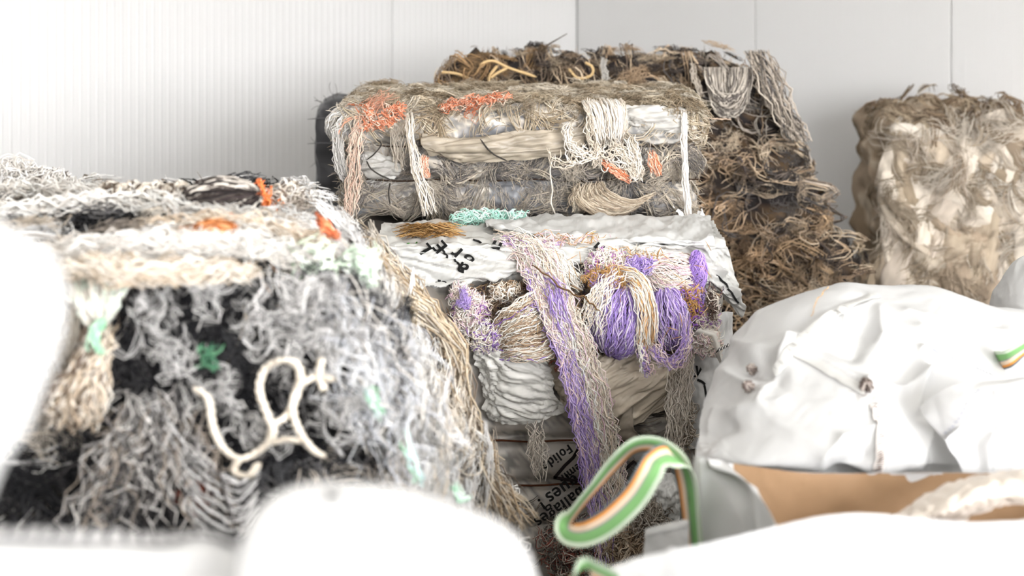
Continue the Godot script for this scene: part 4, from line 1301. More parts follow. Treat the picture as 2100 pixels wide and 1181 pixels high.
	# fringes
	for q in [[[[1385, 730, 4.38], [1388, 800, 4.36], [1386, 870, 4.36], [1388, 960, 4.38]], 60, 0.028, "pale fringe hanging at the corner of the bale"], [[[1405, 700, 4.38], [1410, 760, 4.36], [1402, 830, 4.36], [1396, 900, 4.38]], 40, 0.02, "grey fringe hanging beside the printed film"], [[[1098, 862, 4.38], [1102, 900, 4.36], [1104, 940, 4.36], [1108, 990, 4.37]], 40, 0.03, "pale fringe hanging below the torn film"]]:
		y = Yarn.new()
		bundle(y, ats(q[0]), {"n": q[1], "w": q[2], "th": 0.01, "r": 0.0018, "cols": [lin(206, 196, 184), lin(170, 160, 148), lin(224, 216, 206)], "wave": 0.005, "trim": 0.45})
		put(spin(y), "fringe", M.yarn, t, q[3])
	y = Yarn.new()
	tangle(y, 1150, 715, 16, 40, 4.34, 0.02, 80, [lin(170, 90, 66), lin(150, 100, 80), purple[0]], {"size": 0.02})
	tangle(y, 1320, 1060, 50, 44, 4.36, 0.04, 230, [lin(206, 198, 188), lin(160, 150, 138), lin(120, 108, 96)], {"size": 0.04, "dir": Vector3(0.3, -0.7, 0)})
	tangle(y, 1290, 1120, 60, 50, 4.36, 0.04, 230, [lin(170, 150, 128), lin(130, 110, 90), lin(206, 190, 170)], {"size": 0.04})
	tangle(y, 1180, 1120, 70, 60, 4.38, 0.04, 260, [lin(150, 140, 128), lin(90, 84, 80), lin(190, 180, 168), lin(150, 90, 80)], {"size": 0.035})
	tangle(y, 1405, 860, 16, 60, 4.38, 0.02, 110, [lin(190, 180, 168), lin(140, 128, 114)], {"size": 0.03})
	cover(y, b, patches([lin(130, 120, 110), lin(170, 160, 146), lin(100, 94, 90)], 7.0), {"faces": ["f"], "n": 150, "len": 0.14, "k": 6, "r": 0.0018, "gap": 0.004, "flow": 2.0, "curl": 14.0, "lift": 0.02, "keep": func(w): return w.y < 0.33 or (w.y < 0.7 and w.x > 0.3)})
	put(spin(y), "rough_yarn", M.yarn, t, "", "stuff")
func build_net_bale() -> void:
	var t := thing("net_bale", "big bale of black, white and cream netting behind white bags", "bale", Vector3(-1.0, 0, -3.35))
	var b := bale(Vector3(-1.75, 0, -3.9), Vector3(-0.36, 1.42, -2.8), 0.16, 0.05, 4.0)
	b.flare = 0.76
	b.skew = 0.2
	var white := [lin(238, 236, 232), lin(224, 220, 214), lin(206, 200, 192)]
	var dark := [lin(50, 50, 52), lin(42, 42, 44), lin(78, 78, 80), lin(116, 114, 114), lin(60, 59, 60)]
	var creamy := [lin(236, 228, 216), lin(220, 206, 188), lin(196, 178, 156)]
	var spots := []
	for q in [[420, 640, 0.16, dark], [560, 620, 0.13, dark], [500, 800, 0.26, dark], [330, 760, 0.16, dark], [680, 800, 0.16, dark], [420, 960, 0.24, dark], [250, 1000, 0.18, dark], [60, 1000, 0.16, dark], [720, 930, 0.14, [lin(90, 84, 80), lin(200, 190, 178)]], [180, 640, 0.14, creamy], [170, 820, 0.1, creamy], [760, 720, 0.17, [lin(228, 228, 230), lin(206, 207, 211), lin(240, 240, 240), lin(90, 90, 92)]], [860, 880, 0.2, [lin(234, 234, 236), lin(212, 213, 217), lin(243, 243, 243), lin(84, 83, 83)]]]:
		spots.append([at(q[0], q[1], 2.8), q[2], q[3]])
	for q in [[150, 460, 0.11, dark], [230, 425, 0.1, [lin(110, 92, 76), lin(70, 64, 62)]], [460, 480, 0.07, [lin(196, 130, 84), lin(214, 160, 116)]], [430, 400, 0.1, dark], [330, 540, 0.12, [lin(196, 176, 150), lin(226, 214, 198)]]]:
		spots.append([on_level(q[0], q[1], 1.47), q[2], q[3]])
	for q in [[800, 640, 3.1, 0.13, white], [880, 760, 3.0, 0.15, white], [850, 640, 3.2, 0.1, dark], [930, 760, 3.15, 0.1, dark], [780, 640, 2.95, 0.07, dark], [900, 860, 2.85, 0.07, dark], [990, 960, 2.85, 0.07, dark], [960, 900, 3.0, 0.12, white], [905, 700, 3.4, 0.09, [lin(186, 160, 128), lin(204, 184, 158)]], [980, 780, 3.4, 0.1, [lin(190, 164, 130), lin(214, 196, 170)]], [820, 560, 3.6, 0.12, [lin(186, 164, 134), lin(206, 190, 166)]], [1040, 1000, 3.0, 0.1, white], [720, 500, 3.6, 0.08, dark]]:
		spots.append([at(q[0], q[1], q[2]), q[3], q[4]])
	var col := patches([lin(236, 234, 230), lin(226, 216, 202), lin(240, 238, 234), lin(160, 150, 140), lin(222, 212, 198), lin(240, 238, 235), lin(196, 184, 168), lin(242, 240, 238)], 5.5, spots)
	put(bale_mesh(b, 0.03, patches([lin(110, 106, 102), lin(160, 154, 146), lin(70, 68, 68)], 5.0, spots)), "core", M.yarn, t)
	var y := Yarn.new()
	cover(y, b, col, {"faces": ["f", "r"], "n": 420, "len": 0.26, "k": 5, "r": 0.0019, "gap": 0.006, "flow": 2.0, "curl": 16.0, "jitter": 0.8, "lift": 0.06, "wave": 0.009, "step": 0.03, "wf": 1.3})
	cover(y, b, col, {"faces": ["t"], "n": 300, "len": 0.26, "k": 5, "r": 0.0024, "gap": 0.007, "flow": 1.6, "base": 0.0, "curl": 12.0, "jitter": 0.8, "lift": 0.05, "wave": 0.008, "step": 0.03, "wf": 1.3})
	cover(y, b, col, {"faces": ["r", "f"], "n": 260, "len": 0.15, "k": 4, "r": 0.0024, "gap": 0.007, "flow": 1.4, "curl": 55.0, "jitter": 1.2, "lift": 0.06, "wave": 0.005, "step": 0.016})
	tufts(t, "fine_tufts", b, col, "wavy", {"faces": ["f", "r", "t"], "n": 2300, "size": 0.155, "flow": 1.8, "jitter": 0.7, "lift": 0.04, "keep": func(w): return w.z > -3.78})
	tufts(t, "curly_tufts", b, col, "curly", {"faces": ["f", "r", "t"], "n": 1100, "size": 0.14, "flow": 1.8, "jitter": 1.2, "lift": 0.05})
	put(spin(y), "netting", M.yarn, t, "tangled black, white and cream netting", "stuff")
	# pale loops over the dark front
	y = Yarn.new()
	var greys := [lin(206, 204, 202), lin(170, 168, 166), lin(130, 128, 128)]
	cover(y, b, func(_w): return any_of(greys), {"faces": ["f"], "n": 90, "len": 0.22, "k": 5, "r": 0.0018, "gap": 0.006, "flow": 1.5, "curl": 30.0, "jitter": 1.2, "lift": 0.06, "wave": 0.006, "keep": func(w): return w.y > 0.95 and w.y < 1.38})
	cover(y, b, func(_w): return any_of(greys), {"faces": ["f"], "n": 50, "len": 0.35, "k": 4, "r": 0.0018, "gap": 0.008, "flow": 0.5, "curl": 4.0, "jitter": 0.3, "lift": 0.05, "wave": 0.006, "keep": func(w): return w.y < 1.1})
	put(spin(y), "grey_loops", M.yarn, t, "pale grey net loops over the dark front", "stuff")
	y = Yarn.new()
	for k in 22:
		var s := k / 21.0 + rng.randf_range(-0.06, 0.06)
		bundle(y, ats([[lerpf(270, 360, s), lerpf(800, 790, s), 2.7], [lerpf(230, 400, s), 900, 2.66], [lerpf(170, 450, s), 1000, 2.64], [lerpf(130, 510, s), 1110, 2.64]]), {"n": 7, "w": 0.03, "th": 0.03, "r": 0.0022, "cols": [lin(206, 202, 198), lin(150, 146, 144), lin(90, 88, 88), lin(64, 62, 62), lin(170, 158, 146)], "wave": 0.011, "trim": 0.4})
	put(spin(y), "net_fan", M.yarn, t, "net strands fanning down the front")
	y = Yarn.new()
	for k in 7:
		var oy := k * 22.0
		bundle(y, ats([[340, 850 + oy * 0.6, 2.66], [390, 920 + oy, 2.63], [440, 965 + oy, 2.62], [490, 985 + oy * 0.9, 2.63], [530, 960 + oy * 0.7, 2.66]]), {"n": 3, "w": 0.005, "th": 0.004, "r": 0.0022, "cols": greys, "wave": 0.002, "trim": 0.05})
	put(spin(y), "net_lines", M.yarn, t, "grey net cords sagging in parallel curves")
	# white bundles lying along the top
	for q in [[[[-40, 440, 1.5], [120, 420, 1.51], [270, 405, 1.52], [400, 425, 1.51], [520, 458, 1.5], [610, 490, 1.48]], 0.05, white], [[[60, 520, 1.49], [230, 505, 1.51], [380, 503, 1.51], [520, 502, 1.5], [640, 540, 1.47]], 0.04, white], [[[-60, 400, 1.5], [60, 385, 1.51], [180, 400, 1.51], [300, 430, 1.5]], 0.04, white], [[[270, 470, 1.49], [420, 458, 1.5], [560, 475, 1.49], [680, 520, 1.46]], 0.035, creamy], [[[120, 560, 1.46], [190, 545, 1.49], [280, 560, 1.48], [420, 555, 1.48], [540, 560, 1.46]], 0.035, creamy]]:
		y = Yarn.new()
		var path := []
		for s in q[0]: path.append(on_level(s[0], s[1], s[2]))
		bundle(y, path, {"n": 110, "w": q[1], "th": 0.018, "r": 0.0024, "cols": q[2], "wave": 0.011, "wl": 0.12, "trim": 0.45, "segs": 26, "nrm": Vector3(0, 1, 0)})
		put(spin(y), "net_roll", M.yarn, t, "pale net bundle lying along the top")
	# cream skein at the near corner, pale blue strands down the flank
	y = Yarn.new()
	for k in 16:
		var s := k / 15.0
		bundle(y, ats([[lerpf(140, 260, s), 548, 2.86], [lerpf(135, 265, s), 580, 2.7], [lerpf(165, 235, s), 625, 2.66], [lerpf(196, 212, s), 668, 2.68]]), {"n": 7, "w": 0.008, "th": 0.012, "r": 0.003, "cols": [lin(242, 238, 230), lin(230, 222, 210), lin(220, 228, 214)], "wave": 0.003})
	for k in 14:
		var s := k / 13.0
		bundle(y, ats([[lerpf(196, 222, s), 668, 2.68], [lerpf(165, 215, s), 740, 2.65], [lerpf(110, 205, s), 820, 2.63], [lerpf(100, 190, s), 880, 2.65]]), {"n": 6, "w": 0.012, "th": 0.012, "r": 0.003, "cols": creamy + [lin(110, 96, 84)], "wave": 0.006, "trim": 0.3})
	put(spin(y), "cream_skein", M.yarn, t, "cream skein tied in a waist at the corner")
	y = Yarn.new()
	bundle(y, ats([[206, 650, 2.64], [192, 690, 2.62], [205, 730, 2.63]]), {"n": 12, "w": 0.01, "th": 0.005, "r": 0.0026, "cols": [lin(160, 216, 178), lin(190, 228, 200)], "wave": 0.003, "trim": 0.2})
	put(spin(y), "green_thread", M.yarn, t, "mint green thread in the skein's waist")
	y = Yarn.new()
	for k in 40:
		var s := k / 39.0
		var ox := rng.randf_range(-70, 70)
		bundle(y, ats([[lerpf(600, 720, s) + ox * 0.5, lerpf(600, 560, s), 2.82], [lerpf(660, 780, s) + ox * 0.6, lerpf(690, 640, s), 2.72], [lerpf(710, 840, s) + ox * 0.7, lerpf(790, 740, s), 2.7], [lerpf(760, 890, s) + ox * 0.8, lerpf(900, 860, s), 2.7], [lerpf(800, 930, s) + ox * 0.8, lerpf(1010, 980, s), 2.72]]), {"n": 3, "w": 0.05, "th": 0.025, "r": 0.0017, "cols": [lin(236, 236, 237), lin(220, 221, 223), lin(242, 242, 242), lin(198, 200, 205), lin(236, 230, 222), lin(96, 94, 94)], "wave": 0.016, "wl": 0.1, "trim": 0.6})
	put(spin(y), "pale_strands", M.yarn, t, "pale bluish grey strands falling over the flank")
	y = Yarn.new()
	for q in [[[745, 790, 2.64], [765, 830, 2.62], [782, 870, 2.64]], [[830, 880, 2.64], [850, 960, 2.63], [865, 1000, 2.64]], [[930, 990, 2.66], [945, 1015, 2.66], [955, 1030, 2.67]]]:
		bundle(y, ats(q), {"n": 7, "w": 0.009, "th": 0.004, "r": 0.0026, "cols": [lin(150, 200, 166), lin(206, 224, 210), lin(190, 214, 212), lin(226, 230, 230)], "wave": 0.004, "trim": 0.3})
	put(spin(y), "green_thread", M.yarn, t, "green and teal threads on the flank", "stuff")
	y = Yarn.new()
	tangle(y, 640, 545, 40, 16, 2.9, 0.03, 60, [lin(220, 236, 214), lin(236, 240, 232)], {"size": 0.05, "r": 0.0028})
	tangle(y, 740, 540, 22, 12, 2.95, 0.03, 40, [lin(214, 232, 212), lin(232, 238, 228)], {"size": 0.04, "r": 0.0028})
	tangle(y, 430, 735, 16, 14, 2.68, 0.02, 9, [lin(76, 120, 94), lin(96, 140, 110)], {"k": 1, "size": 0.03, "r": 0.003})
	tangle(y, 400, 1000, 32, 22, 2.66, 0.02, 50, [lin(140, 66, 46), lin(116, 54, 42), lin(96, 66, 56)], {"size": 0.03, "r": 0.003})
	put(spin(y), "coloured_scraps", M.yarn, t, "pale green and rust red scraps of net", "stuff")
	# woolly pale loops that stand out of the dark front
	y = Yarn.new()
	for q in [[310, 640, 44, 50], [345, 735, 44, 44], [425, 610, 34, 34], [520, 640, 30, 60], [640, 640, 46, 60], [690, 700, 46, 40], [590, 720, 40, 46], [455, 790, 50, 30], [700, 860, 44, 50], [300, 870, 30, 60], [520, 870, 60, 30], [620, 600, 60, 24]]:
		tangle(y, q[0], q[1], q[2], q[3], 2.68, 0.03, 9, [lin(206, 204, 202), lin(176, 174, 172), lin(226, 224, 221), lin(140, 138, 137)], {"size": 0.045, "k": 4, "r": 0.0015, "w": 0.006, "wave": 0.006})
	put(spin(y), "woolly_loops", M.yarn, t, "pale woolly loops in the dark front", "stuff")
	# net edge drooping over the far flank, made of tan mesh
	y = Yarn.new()
	for k in 60:
		var dz := rng.randf_range(-0.12, 0.12) * b.e.z
		var c := []
		for q in [[0.97, -0.8], [0.75, -0.72], [0.5, -0.64], [0.25, -0.56], [0.0, -0.48], [-0.2, -0.42]]:
			var h := b.surf(Vector3(b.e.x, q[0] * b.e.y, q[1] * b.e.z + dz))
			c.append(b.world(h[0] + h[1] * rng.randf_range(0.05, 0.08)))
		bundle(y, c, {"n": 5, "w": 0.03, "th": 0.02, "r": 0.0024, "cols": [lin(206, 190, 166), lin(222, 210, 192), lin(184, 164, 138), lin(200, 192, 180), lin(120, 108, 96)], "wave": 0.016, "wl": 0.07, "trim": 0.4, "nrm": Vector3(0.9, 0.3, 0.3).normalized()})
	put(spin(y), "tan_net_edge", M.yarn, t, "tan net draped down the far edge")
	y = Yarn.new()
	hairs(y, b, col, ["f", "t", "r"], 900, 0.08, 0.0013)
	put(spin(y), "stray_hairs", M.yarn, t, "", "stuff")
# a filled or open bulk bag as a stack of rings; returns the cloth
func bag_shape(rings: Array, o := {}) -> Dictionary:
	var rows := []
	for r in rings: rows.append(ring(Vector3(r[0], r[1], r[2]), r[3], r[4], r[5], 32, o.get("turn", 0.4)))
	o.wrap = true
	var given: Callable = o.disp
	o.disp = func(p, u, v): return given.call(p, u, v) * clampf(v * 5.0, 0, 1)
	return cloth(rows, o)

func build_bags() -> void:
	var grp := "white bulk bags"
	# ---- big slumped bag
	var t := thing("bulk_bag", "big slumped white bulk bag with knotted ties and sewn seams", "bag", Vector3(1.0, 0, -3.6), grp)
	var rows := sheet([
		[[1470, 1480], [1560, 1480], [1700, 1480], [1800, 1480], [1950, 1480], [2120, 1480], [2330, 1480]],
		[[1475, 960], [1560, 820], [1690, 720], [1800, 720], [1950, 740], [2120, 760], [2330, 800]],
		[[1470, 800], [1530, 680], [1690, 600], [1800, 604], [1960, 626], [2130, 645], [2330, 690]],
		[[1456, 800], [1516, 690], [1700, 584], [1800, 592], [1960, 616], [2130, 636], [2330, 680]],
		[[1448, 830], [1520, 735], [1680, 660], [1800, 655], [1950, 690], [2100, 720], [2330, 760]],
		[[1440, 870], [1540, 800], [1680, 760], [1810, 760], [1930, 770], [2080, 790], [2330, 840]],
		[[1432, 910], [1550, 875], [1680, 850], [1810, 855], [1930, 860], [2080, 870], [2330, 900]],
		[[1430, 940], [1540, 950], [1680, 945], [1810, 950], [1930, 945], [2060, 940], [2330, 960]],
		[[1450, 985], [1550, 985], [1680, 982], [1800, 982], [1930, 982], [2040, 978], [2330, 1000]],
		[[1470, 1200], [1570, 1200], [1700, 1200], [1800, 1200], [1930, 1200], [2040, 1200], [2330, 1200]],
		[[1480, 1640], [1600, 1640], [1700, 1640], [1800, 1640], [1930, 1640], [2040, 1640], [2330, 1640]]],
		[4.1, 4.1, 3.95, 3.82, 3.6, [3.5, 3.42, 3.38, 3.36, 3.42, 3.48, 3.5], [3.38, 3.25, 3.2, 3.18, 3.26, 3.36, 3.4], [3.3, 3.16, 3.12, 3.1, 3.18, 3.3, 3.34], [3.36, 3.22, 3.18, 3.16, 3.2, 3.3, 3.34], 3.2, 3.25])
	var folds := [
		[1720, 590, 1790, 604, 17, 0.004], [1802, 640, 1806, 700, 20, 0.022], [1590, 770, 1625, 715, 27, 0.015], [1625, 715, 1700, 655, 27, 0.018], [1700, 655, 1785, 622, 27, 0.012], [1630, 722, 1775, 802, 24, 0.020],
		[1806, 700, 1880, 735, 20, 0.022], [1880, 735, 1892, 778, 17, 0.025], [1780, 800, 1892, 778, 20, 0.025], [1892, 778, 1888, 830, 17, 0.022], [1795, 830, 1808, 975, 24, 0.015], [1880, 690, 2060, 775, 31, 0.020],
		[1700, 712, 1745, 716, 26, -0.024], [1745, 716, 1765, 680, 26, -0.024], [1730, 640, 1745, 712, 17, 0.018], [1860, 760, 1890, 840, 39, -0.032], [1590, 860, 1700, 930, 68, 0.010], [1690, 940, 1730, 905, 20, 0.015], [1730, 905, 1790, 880, 20, 0.015], [1715, 960, 1770, 930, 23, -0.024],
		[1505, 700, 1600, 730, 24, 0.015], [1510, 745, 1590, 775, 23, -0.032], [1495, 765, 1550, 800, 17, 0.020], [1500, 850, 1600, 828, 20, 0.015], [1450, 900, 1500, 875, 13, -0.020], [1560, 830, 1640, 700, 20, 0.015], [1930, 830, 1885, 950, 24, 0.018], [1560, 650, 1520, 700, 31, 0.010], [1640, 690, 1575, 735, 18, -0.020], [2000, 660, 2090, 690, 24, 0.015], [1860, 640, 1990, 690, 24, 0.015], [1930, 700, 2050, 655, 18, -0.016], [1470, 840, 1440, 920, 17, 0.010]]
	var dirt := func(p: Vector3, _u, _v) -> Color:
		var q := pix(p)
		var k := 0.0
		for s in [[1775, 800, 34, 0.75], [1545, 790, 30, 0.5], [1806, 930, 22, 0.5], [1700, 845, 10, 0.25], [1450, 925, 22, 0.4], [1830, 895, 14, 0.3]]:
			k = maxf(k, s[3] * clampf(1.2 - q.distance_to(Vector2(s[0], s[1])) / s[2], 0, 1) * clampf(0.5 + 1.4 * nc.get_noise_3d(p.x * 45, p.y * 45, p.z * 45), 0, 1))
		return lin(196, 196, 195).lerp(lin(110, 98, 92), k)
	var g := cloth(rows, {"nu": 170, "nv": 190, "disp": facets(0.024, 3.6, 0.0, 0.002), "creases": folds, "side": -1.0, "col": dirt})
	put(weave(g), "body", M.fabric_dirty, t)
	put(seam(g, [[1590, 770], [1625, 715], [1680, 668], [1740, 628], [1800, 606]], 0.028, lin(196, 195, 192), 0.004), "seam_tape", M.fabric_dirty, t)
	put(stitches(g, [[1590, 770], [1625, 715], [1680, 668], [1740, 628], [1800, 606]], 0.008, 0.026, 0.0015, [lin(150, 148, 146), lin(176, 174, 172)]), "stitching", M.yarn, t, "grey zigzag stitching", "stuff")
	put(seam(g, [[1630, 722], [1690, 755], [1740, 785], [1775, 802]], 0.024, lin(198, 197, 194), 0.004), "seam_tape", M.fabric_dirty, t)
	put(seam(g, [[1795, 830], [1806, 880], [1808, 930], [1802, 975]], 0.024, lin(222, 216, 212), 0.004), "seam_tape", M.fabric_dirty, t)
	put(stitches(g, [[1795, 830], [1806, 880], [1808, 930], [1802, 975]], 0.006, 0.022, 0.0018, [lin(96, 84, 80), lin(140, 124, 116)], 0.6), "stitching", M.yarn, t, "dirty brown stitching", "stuff")
	put(stitches(g, [[1890, 708], [1950, 735], [2040, 772]], 0.009, 0.008, 0.0014, [lin(150, 154, 168)], 0.5), "stitching", M.yarn, t, "blue grey stitching along the fold", "stuff")
	put(stitches(g, [[1700, 590], [1680, 615], [1665, 650]], 0.008, 0.006, 0.0013, [lin(196, 160, 116)], 0.5), "stitching", M.yarn, t, "tan stitching", "stuff")
	for q in [[1778, 795, 16], [1548, 760, 13], [1540, 800, 14]]:
		var h := on_cloth(g, q[0], q[1])
		var y := Yarn.new()
		for k in 34:
			var a := rng.randf() * TAU
			var c: Vector3 = h[0] + h[1] * 0.012
			var d: Vector3 = Vector3(cos(a), sin(a), rng.randf_range(-0.3, 0.5)) * 0.0011 * q[2]
			y.tube(PackedVector3Array([c - d, c - d * 0.3 + h[1] * 0.012, c + d * 0.4 + h[1] * rng.randf_range(0.004, 0.016), c + d * 1.1]), 0.0026, vary(any_of([lin(120, 108, 102), lin(170, 160, 152), lin(90, 80, 76)]), 0.2))
		put(spin(y), "tie_knot", M.yarn, t, "dirty brown cord tied in a knot")
	# spout opening at the side: collar with stitched hem
	var flap := cloth(sheet([
		[[1885, 835], [1930, 800], [1975, 785], [2030, 780], [2110, 768], [2220, 760]],
		[[1900, 860], [1945, 835], [1985, 810], [2035, 790], [2110, 775], [2220, 765]],
		[[1940, 905], [1975, 872], [2000, 838], [2035, 802], [2110, 780], [2220, 770]]], [[3.2, 3.16, 3.14, 3.14, 3.14, 3.14], [3.16, 3.12, 3.1, 3.1, 3.1, 3.1], [3.13, 3.1, 3.08, 3.08, 3.09, 3.09]]), {"nu": 60, "nv": 24, "disp": crumple(0.004, 6.0)})
	put(weave(flap), "spout_collar", M.fabric, t, "white stitched collar of the bag's spout")
	put(stitches(flap, [[1938, 890], [1965, 860], [1988, 825], [2010, 800]], 0.012, 0.01, 0.0015, [lin(150, 154, 176)], 1.5), "stitching", M.yarn, t, "blue stitching along the collar", "stuff")
	var inner := cloth(sheet([
		[[1940, 903], [1975, 870], [2000, 838], [2035, 804], [2110, 784], [2240, 775]],
		[[1950, 925], [1990, 900], [2030, 870], [2070, 850], [2140, 840], [2240, 830]],
		[[1965, 945], [2000, 930], [2044, 890], [2080, 880], [2140, 880], [2240, 880]],
		[[1980, 985], [2010, 985], [2042, 985], [2080, 990], [2140, 1000], [2240, 1010]]], [[3.1, 3.1, 3.09, 3.09, 3.1, 3.1], [3.1, 3.11, 3.12, 3.16, 3.18, 3.18], [3.09, 3.1, 3.08, 3.16, 3.18, 3.18], [3.09, 3.09, 3.08, 3.14, 3.16, 3.16]]), {"nu": 60, "nv": 50, "disp": crumple(0.006, 5.0), "creases": [[2044, 880, 2042, 980, 8, 0.02], [2035, 810, 2046, 880, 8, 0.015]]})
	put(weave(inner), "spout_lining", M.fabric, t, "grey shaded inside of the spout")
	# ---- open bag with brown inside, lifting loop at its corner
	t = thing("bulk_bag", "open white bulk bag with tan brown lining and a striped lifting loop", "bag", Vector3(0.95, 0, -2.7), grp)
	var rim := [[1425, 936, 2.97], [1500, 950, 3.02], [1650, 968, 3.04], [1850, 970, 3.04], [2050, 968, 3.04], [2250, 970, 3.0], [2360, 1050, 2.75], [2300, 1150, 2.5], [2080, 1172, 2.45], [1850, 1178, 2.45], [1700, 1176, 2.46], [1618, 1140, 2.52], [1592, 1075, 2.64], [1545, 1000, 2.8], [1480, 952, 2.92], [1425, 936, 2.97]]
	var top := ats(rim)
	var r1 := []
	var r2 := []
	var r3 := []
	var mid := Vector3(0.95, 0, -2.72)
	for p in top:
		r1.append(Vector3(p.x, p.y - 0.05, p.z) + (p - mid).normalized() * 0.012 * Vector3(1, 0, 1))
		r2.append(Vector3(p.x, 0.45, p.z) + (p - mid).normalized() * 0.04 * Vector3(1, 0, 1))
		r3.append(Vector3(p.x, 0.006, p.z))
	g = cloth([top, r1, r2, r3], {"nu": 150, "nv": 50, "disp": facets(0.0025, 5.0, 1.0), "creases": [[1470, 950, 1520, 1020, 14, -0.02], [1440, 950, 1432, 1110, 10, 0.008], [1545, 990, 1560, 1110, 10, 0.008]], "wrap": true})
	put(weave(g), "body", M.fabric, t)
	var c1 := []
	var c2 := []
	var c3 := []
	for p in top:
		var inw: Vector3 = (mid - p).normalized() * Vector3(1, 0, 1)
		c1.append(p + inw * 0.012)
		c2.append(Vector3(p.x, p.y - 0.25, p.z) + inw * 0.03)
		c3.append(Vector3(p.x, 0.5, p.z) + inw * 0.05)
	var g2 := cloth([c1.slice(1, 11), c2.slice(1, 11), c3.slice(1, 11)], {"nu": 150, "nv": 40, "disp": facets(0.008, 6.0, 1.0, 0.004)})
	put(weave(g2), "lining", M.lining, t, "tan brown inside of the bag")
	var filling := cloth([[Vector3(0.42, 0.5, -3.0), Vector3(1.0, 0.5, -3.05), Vector3(1.6, 0.5, -3.0)], [Vector3(0.45, 0.53, -2.7), Vector3(1.0, 0.57, -2.7), Vector3(1.6, 0.53, -2.7)], [Vector3(0.55, 0.5, -2.42), Vector3(1.0, 0.5, -2.42), Vector3(1.5, 0.5, -2.44)]], {"nu": 40, "nv": 30, "disp": crumple(0.02, 5.0)})
	put(weave(filling), "filling", M.lining, t)
	var ln := cloth(sheet([
		[[1790, 1080], [1860, 1035], [1930, 995], [2000, 972], [2100, 958], [2250, 945]],
		[[1800, 1090], [1870, 1052], [1945, 1015], [2010, 992], [2100, 978], [2250, 965]],
		[[1820, 1110], [1890, 1075], [1955, 1045], [2020, 1025], [2100, 1012], [2250, 1000]],
		[[1840, 1150], [1900, 1110], [1965, 1075], [2030, 1050], [2100, 1035], [2250, 1020]]], [[2.9, 2.88, 2.86, 2.86, 2.86, 2.86], [2.84, 2.8, 2.78, 2.77, 2.77, 2.77], [2.82, 2.78, 2.75, 2.74, 2.74, 2.74], [2.84, 2.82, 2.8, 2.79, 2.79, 2.79]]), {"nu": 80, "nv": 30, "disp": crumple(0.008, 14.0), "col": func(_p, _u, _v): return lin(214, 204, 192)})
	put(weave(ln), "liner_film", M.film, t, "translucent liner film folded along the opening")
	# hem band of the neighbour wall, ribbed webbing
	var hem := cloth(sheet([[[1322, 1085], [1360, 1074], [1412, 1062]], [[1322, 1102], [1360, 1092], [1412, 1080]], [[1318, 1150], [1360, 1145], [1412, 1140]], [[1310, 1300], [1360, 1300], [1412, 1300]]], [[2.98, 2.95, 2.93], [2.97, 2.94, 2.92], [2.97, 2.94, 2.92], [2.97, 2.94, 2.92]]), {"nu": 24, "nv": 30, "disp": crumple(0.003, 10.0)})
	put(weave(hem), "side_panel", M.fabric, t, "white side panel with a sewn hem")
	put(seam(hem, [[1322, 1100], [1360, 1090], [1411, 1078]], 0.004, lin(200, 200, 200), 0.003, 10), "stitching", M.yarn, t, "", "")
	# lifting loop: striped webbing, green, cream and orange
	var lp := ats([[1428, 1150, 2.98], [1418, 1060, 2.96], [1405, 985, 2.94], [1385, 940, 2.92], [1345, 912, 2.9], [1300, 915, 2.9], [1260, 950, 2.9], [1222, 995, 2.9], [1185, 1040, 2.88], [1163, 1075, 2.85], [1172, 1093, 2.8], [1205, 1092, 2.77], [1250, 1068, 2.76], [1300, 1020, 2.76], [1330, 972, 2.76], [1345, 945, 2.78], [1372, 935, 2.82], [1395, 950, 2.86], [1408, 990, 2.9], [1416, 1060, 2.92], [1424, 1150, 2.94]])
	var across := []
	for q in [[0.6, 0.2, 0.75], [0.6, 0.2, 0.75], [0.7, 0.1, 0.7], [0.5, 0.6, 0.6], [0.2, 0.75, 0.6], [-0.1, 0.8, 0.6], [-0.5, 0.5, 0.65], [-0.45, 0.4, 0.75], [-0.4, 0.35, 0.8], [-0.5, 0.0, 0.85], [-0.2, -0.5, 0.8], [0.2, -0.75, 0.55], [0.5, -0.75, 0.35], [0.65, -0.7, 0.2], [0.85, -0.45, 0.2], [0.5, -0.3, 0.8], [0.1, -0.5, 0.85], [0.5, 0.1, 0.85], [0.7, 0.1, 0.7], [0.6, 0.2, 0.75], [0.6, 0.2, 0.75]]: across.append(Vector3(q[0], q[1], q[2]))
	webbing(lp, across, 0.056, "lifting_loop", t, "green, cream and orange striped lifting loop")
	# ---- near bag: only its rim and flank show
	t = thing("bulk_bag", "white bulk bag with a smooth curled rim before the brown lined bag", "bag", Vector3(0.75, 0, -2.0), grp)
	rim = [[1225, 1185, 2.3], [1330, 1152, 2.26], [1480, 1122, 2.2], [1600, 1096, 2.18], [1700, 1076, 2.17], [1800, 1071, 2.17], [1930, 1082, 2.17], [2050, 1088, 2.18], [2200, 1080, 2.2], [2400, 1100, 2.1], [2500, 1300, 1.8], [2200, 1460, 1.66], [1800, 1480, 1.62], [1450, 1460, 1.64], [1250, 1380, 1.8], [1180, 1260, 2.1], [1225, 1185, 2.3]]
	top = ats(rim)
	r1 = []
	r2 = []
	r3 = []
	var r0 := []
	mid = Vector3(0.8, 0, -1.95)
	for p in top:
		var outw: Vector3 = (p - mid).normalized() * Vector3(1, 0, 1)
		r0.append(p + Vector3(0, -0.07, 0) - outw * 0.1)
		r1.append(Vector3(p.x, p.y - 0.06, p.z) + outw * 0.03)
		r2.append(Vector3(p.x, 0.5, p.z) + outw * 0.05)
		r3.append(Vector3(p.x, 0.006, p.z))
	for k in top.size(): r0[k].y = maxf(r0[k].y, 0.9)
	var ctr := []
	for p in r0: ctr.append(Vector3(lerpf(p.x, mid.x, 0.85), p.y - 0.1, lerpf(p.z, mid.z, 0.85)))
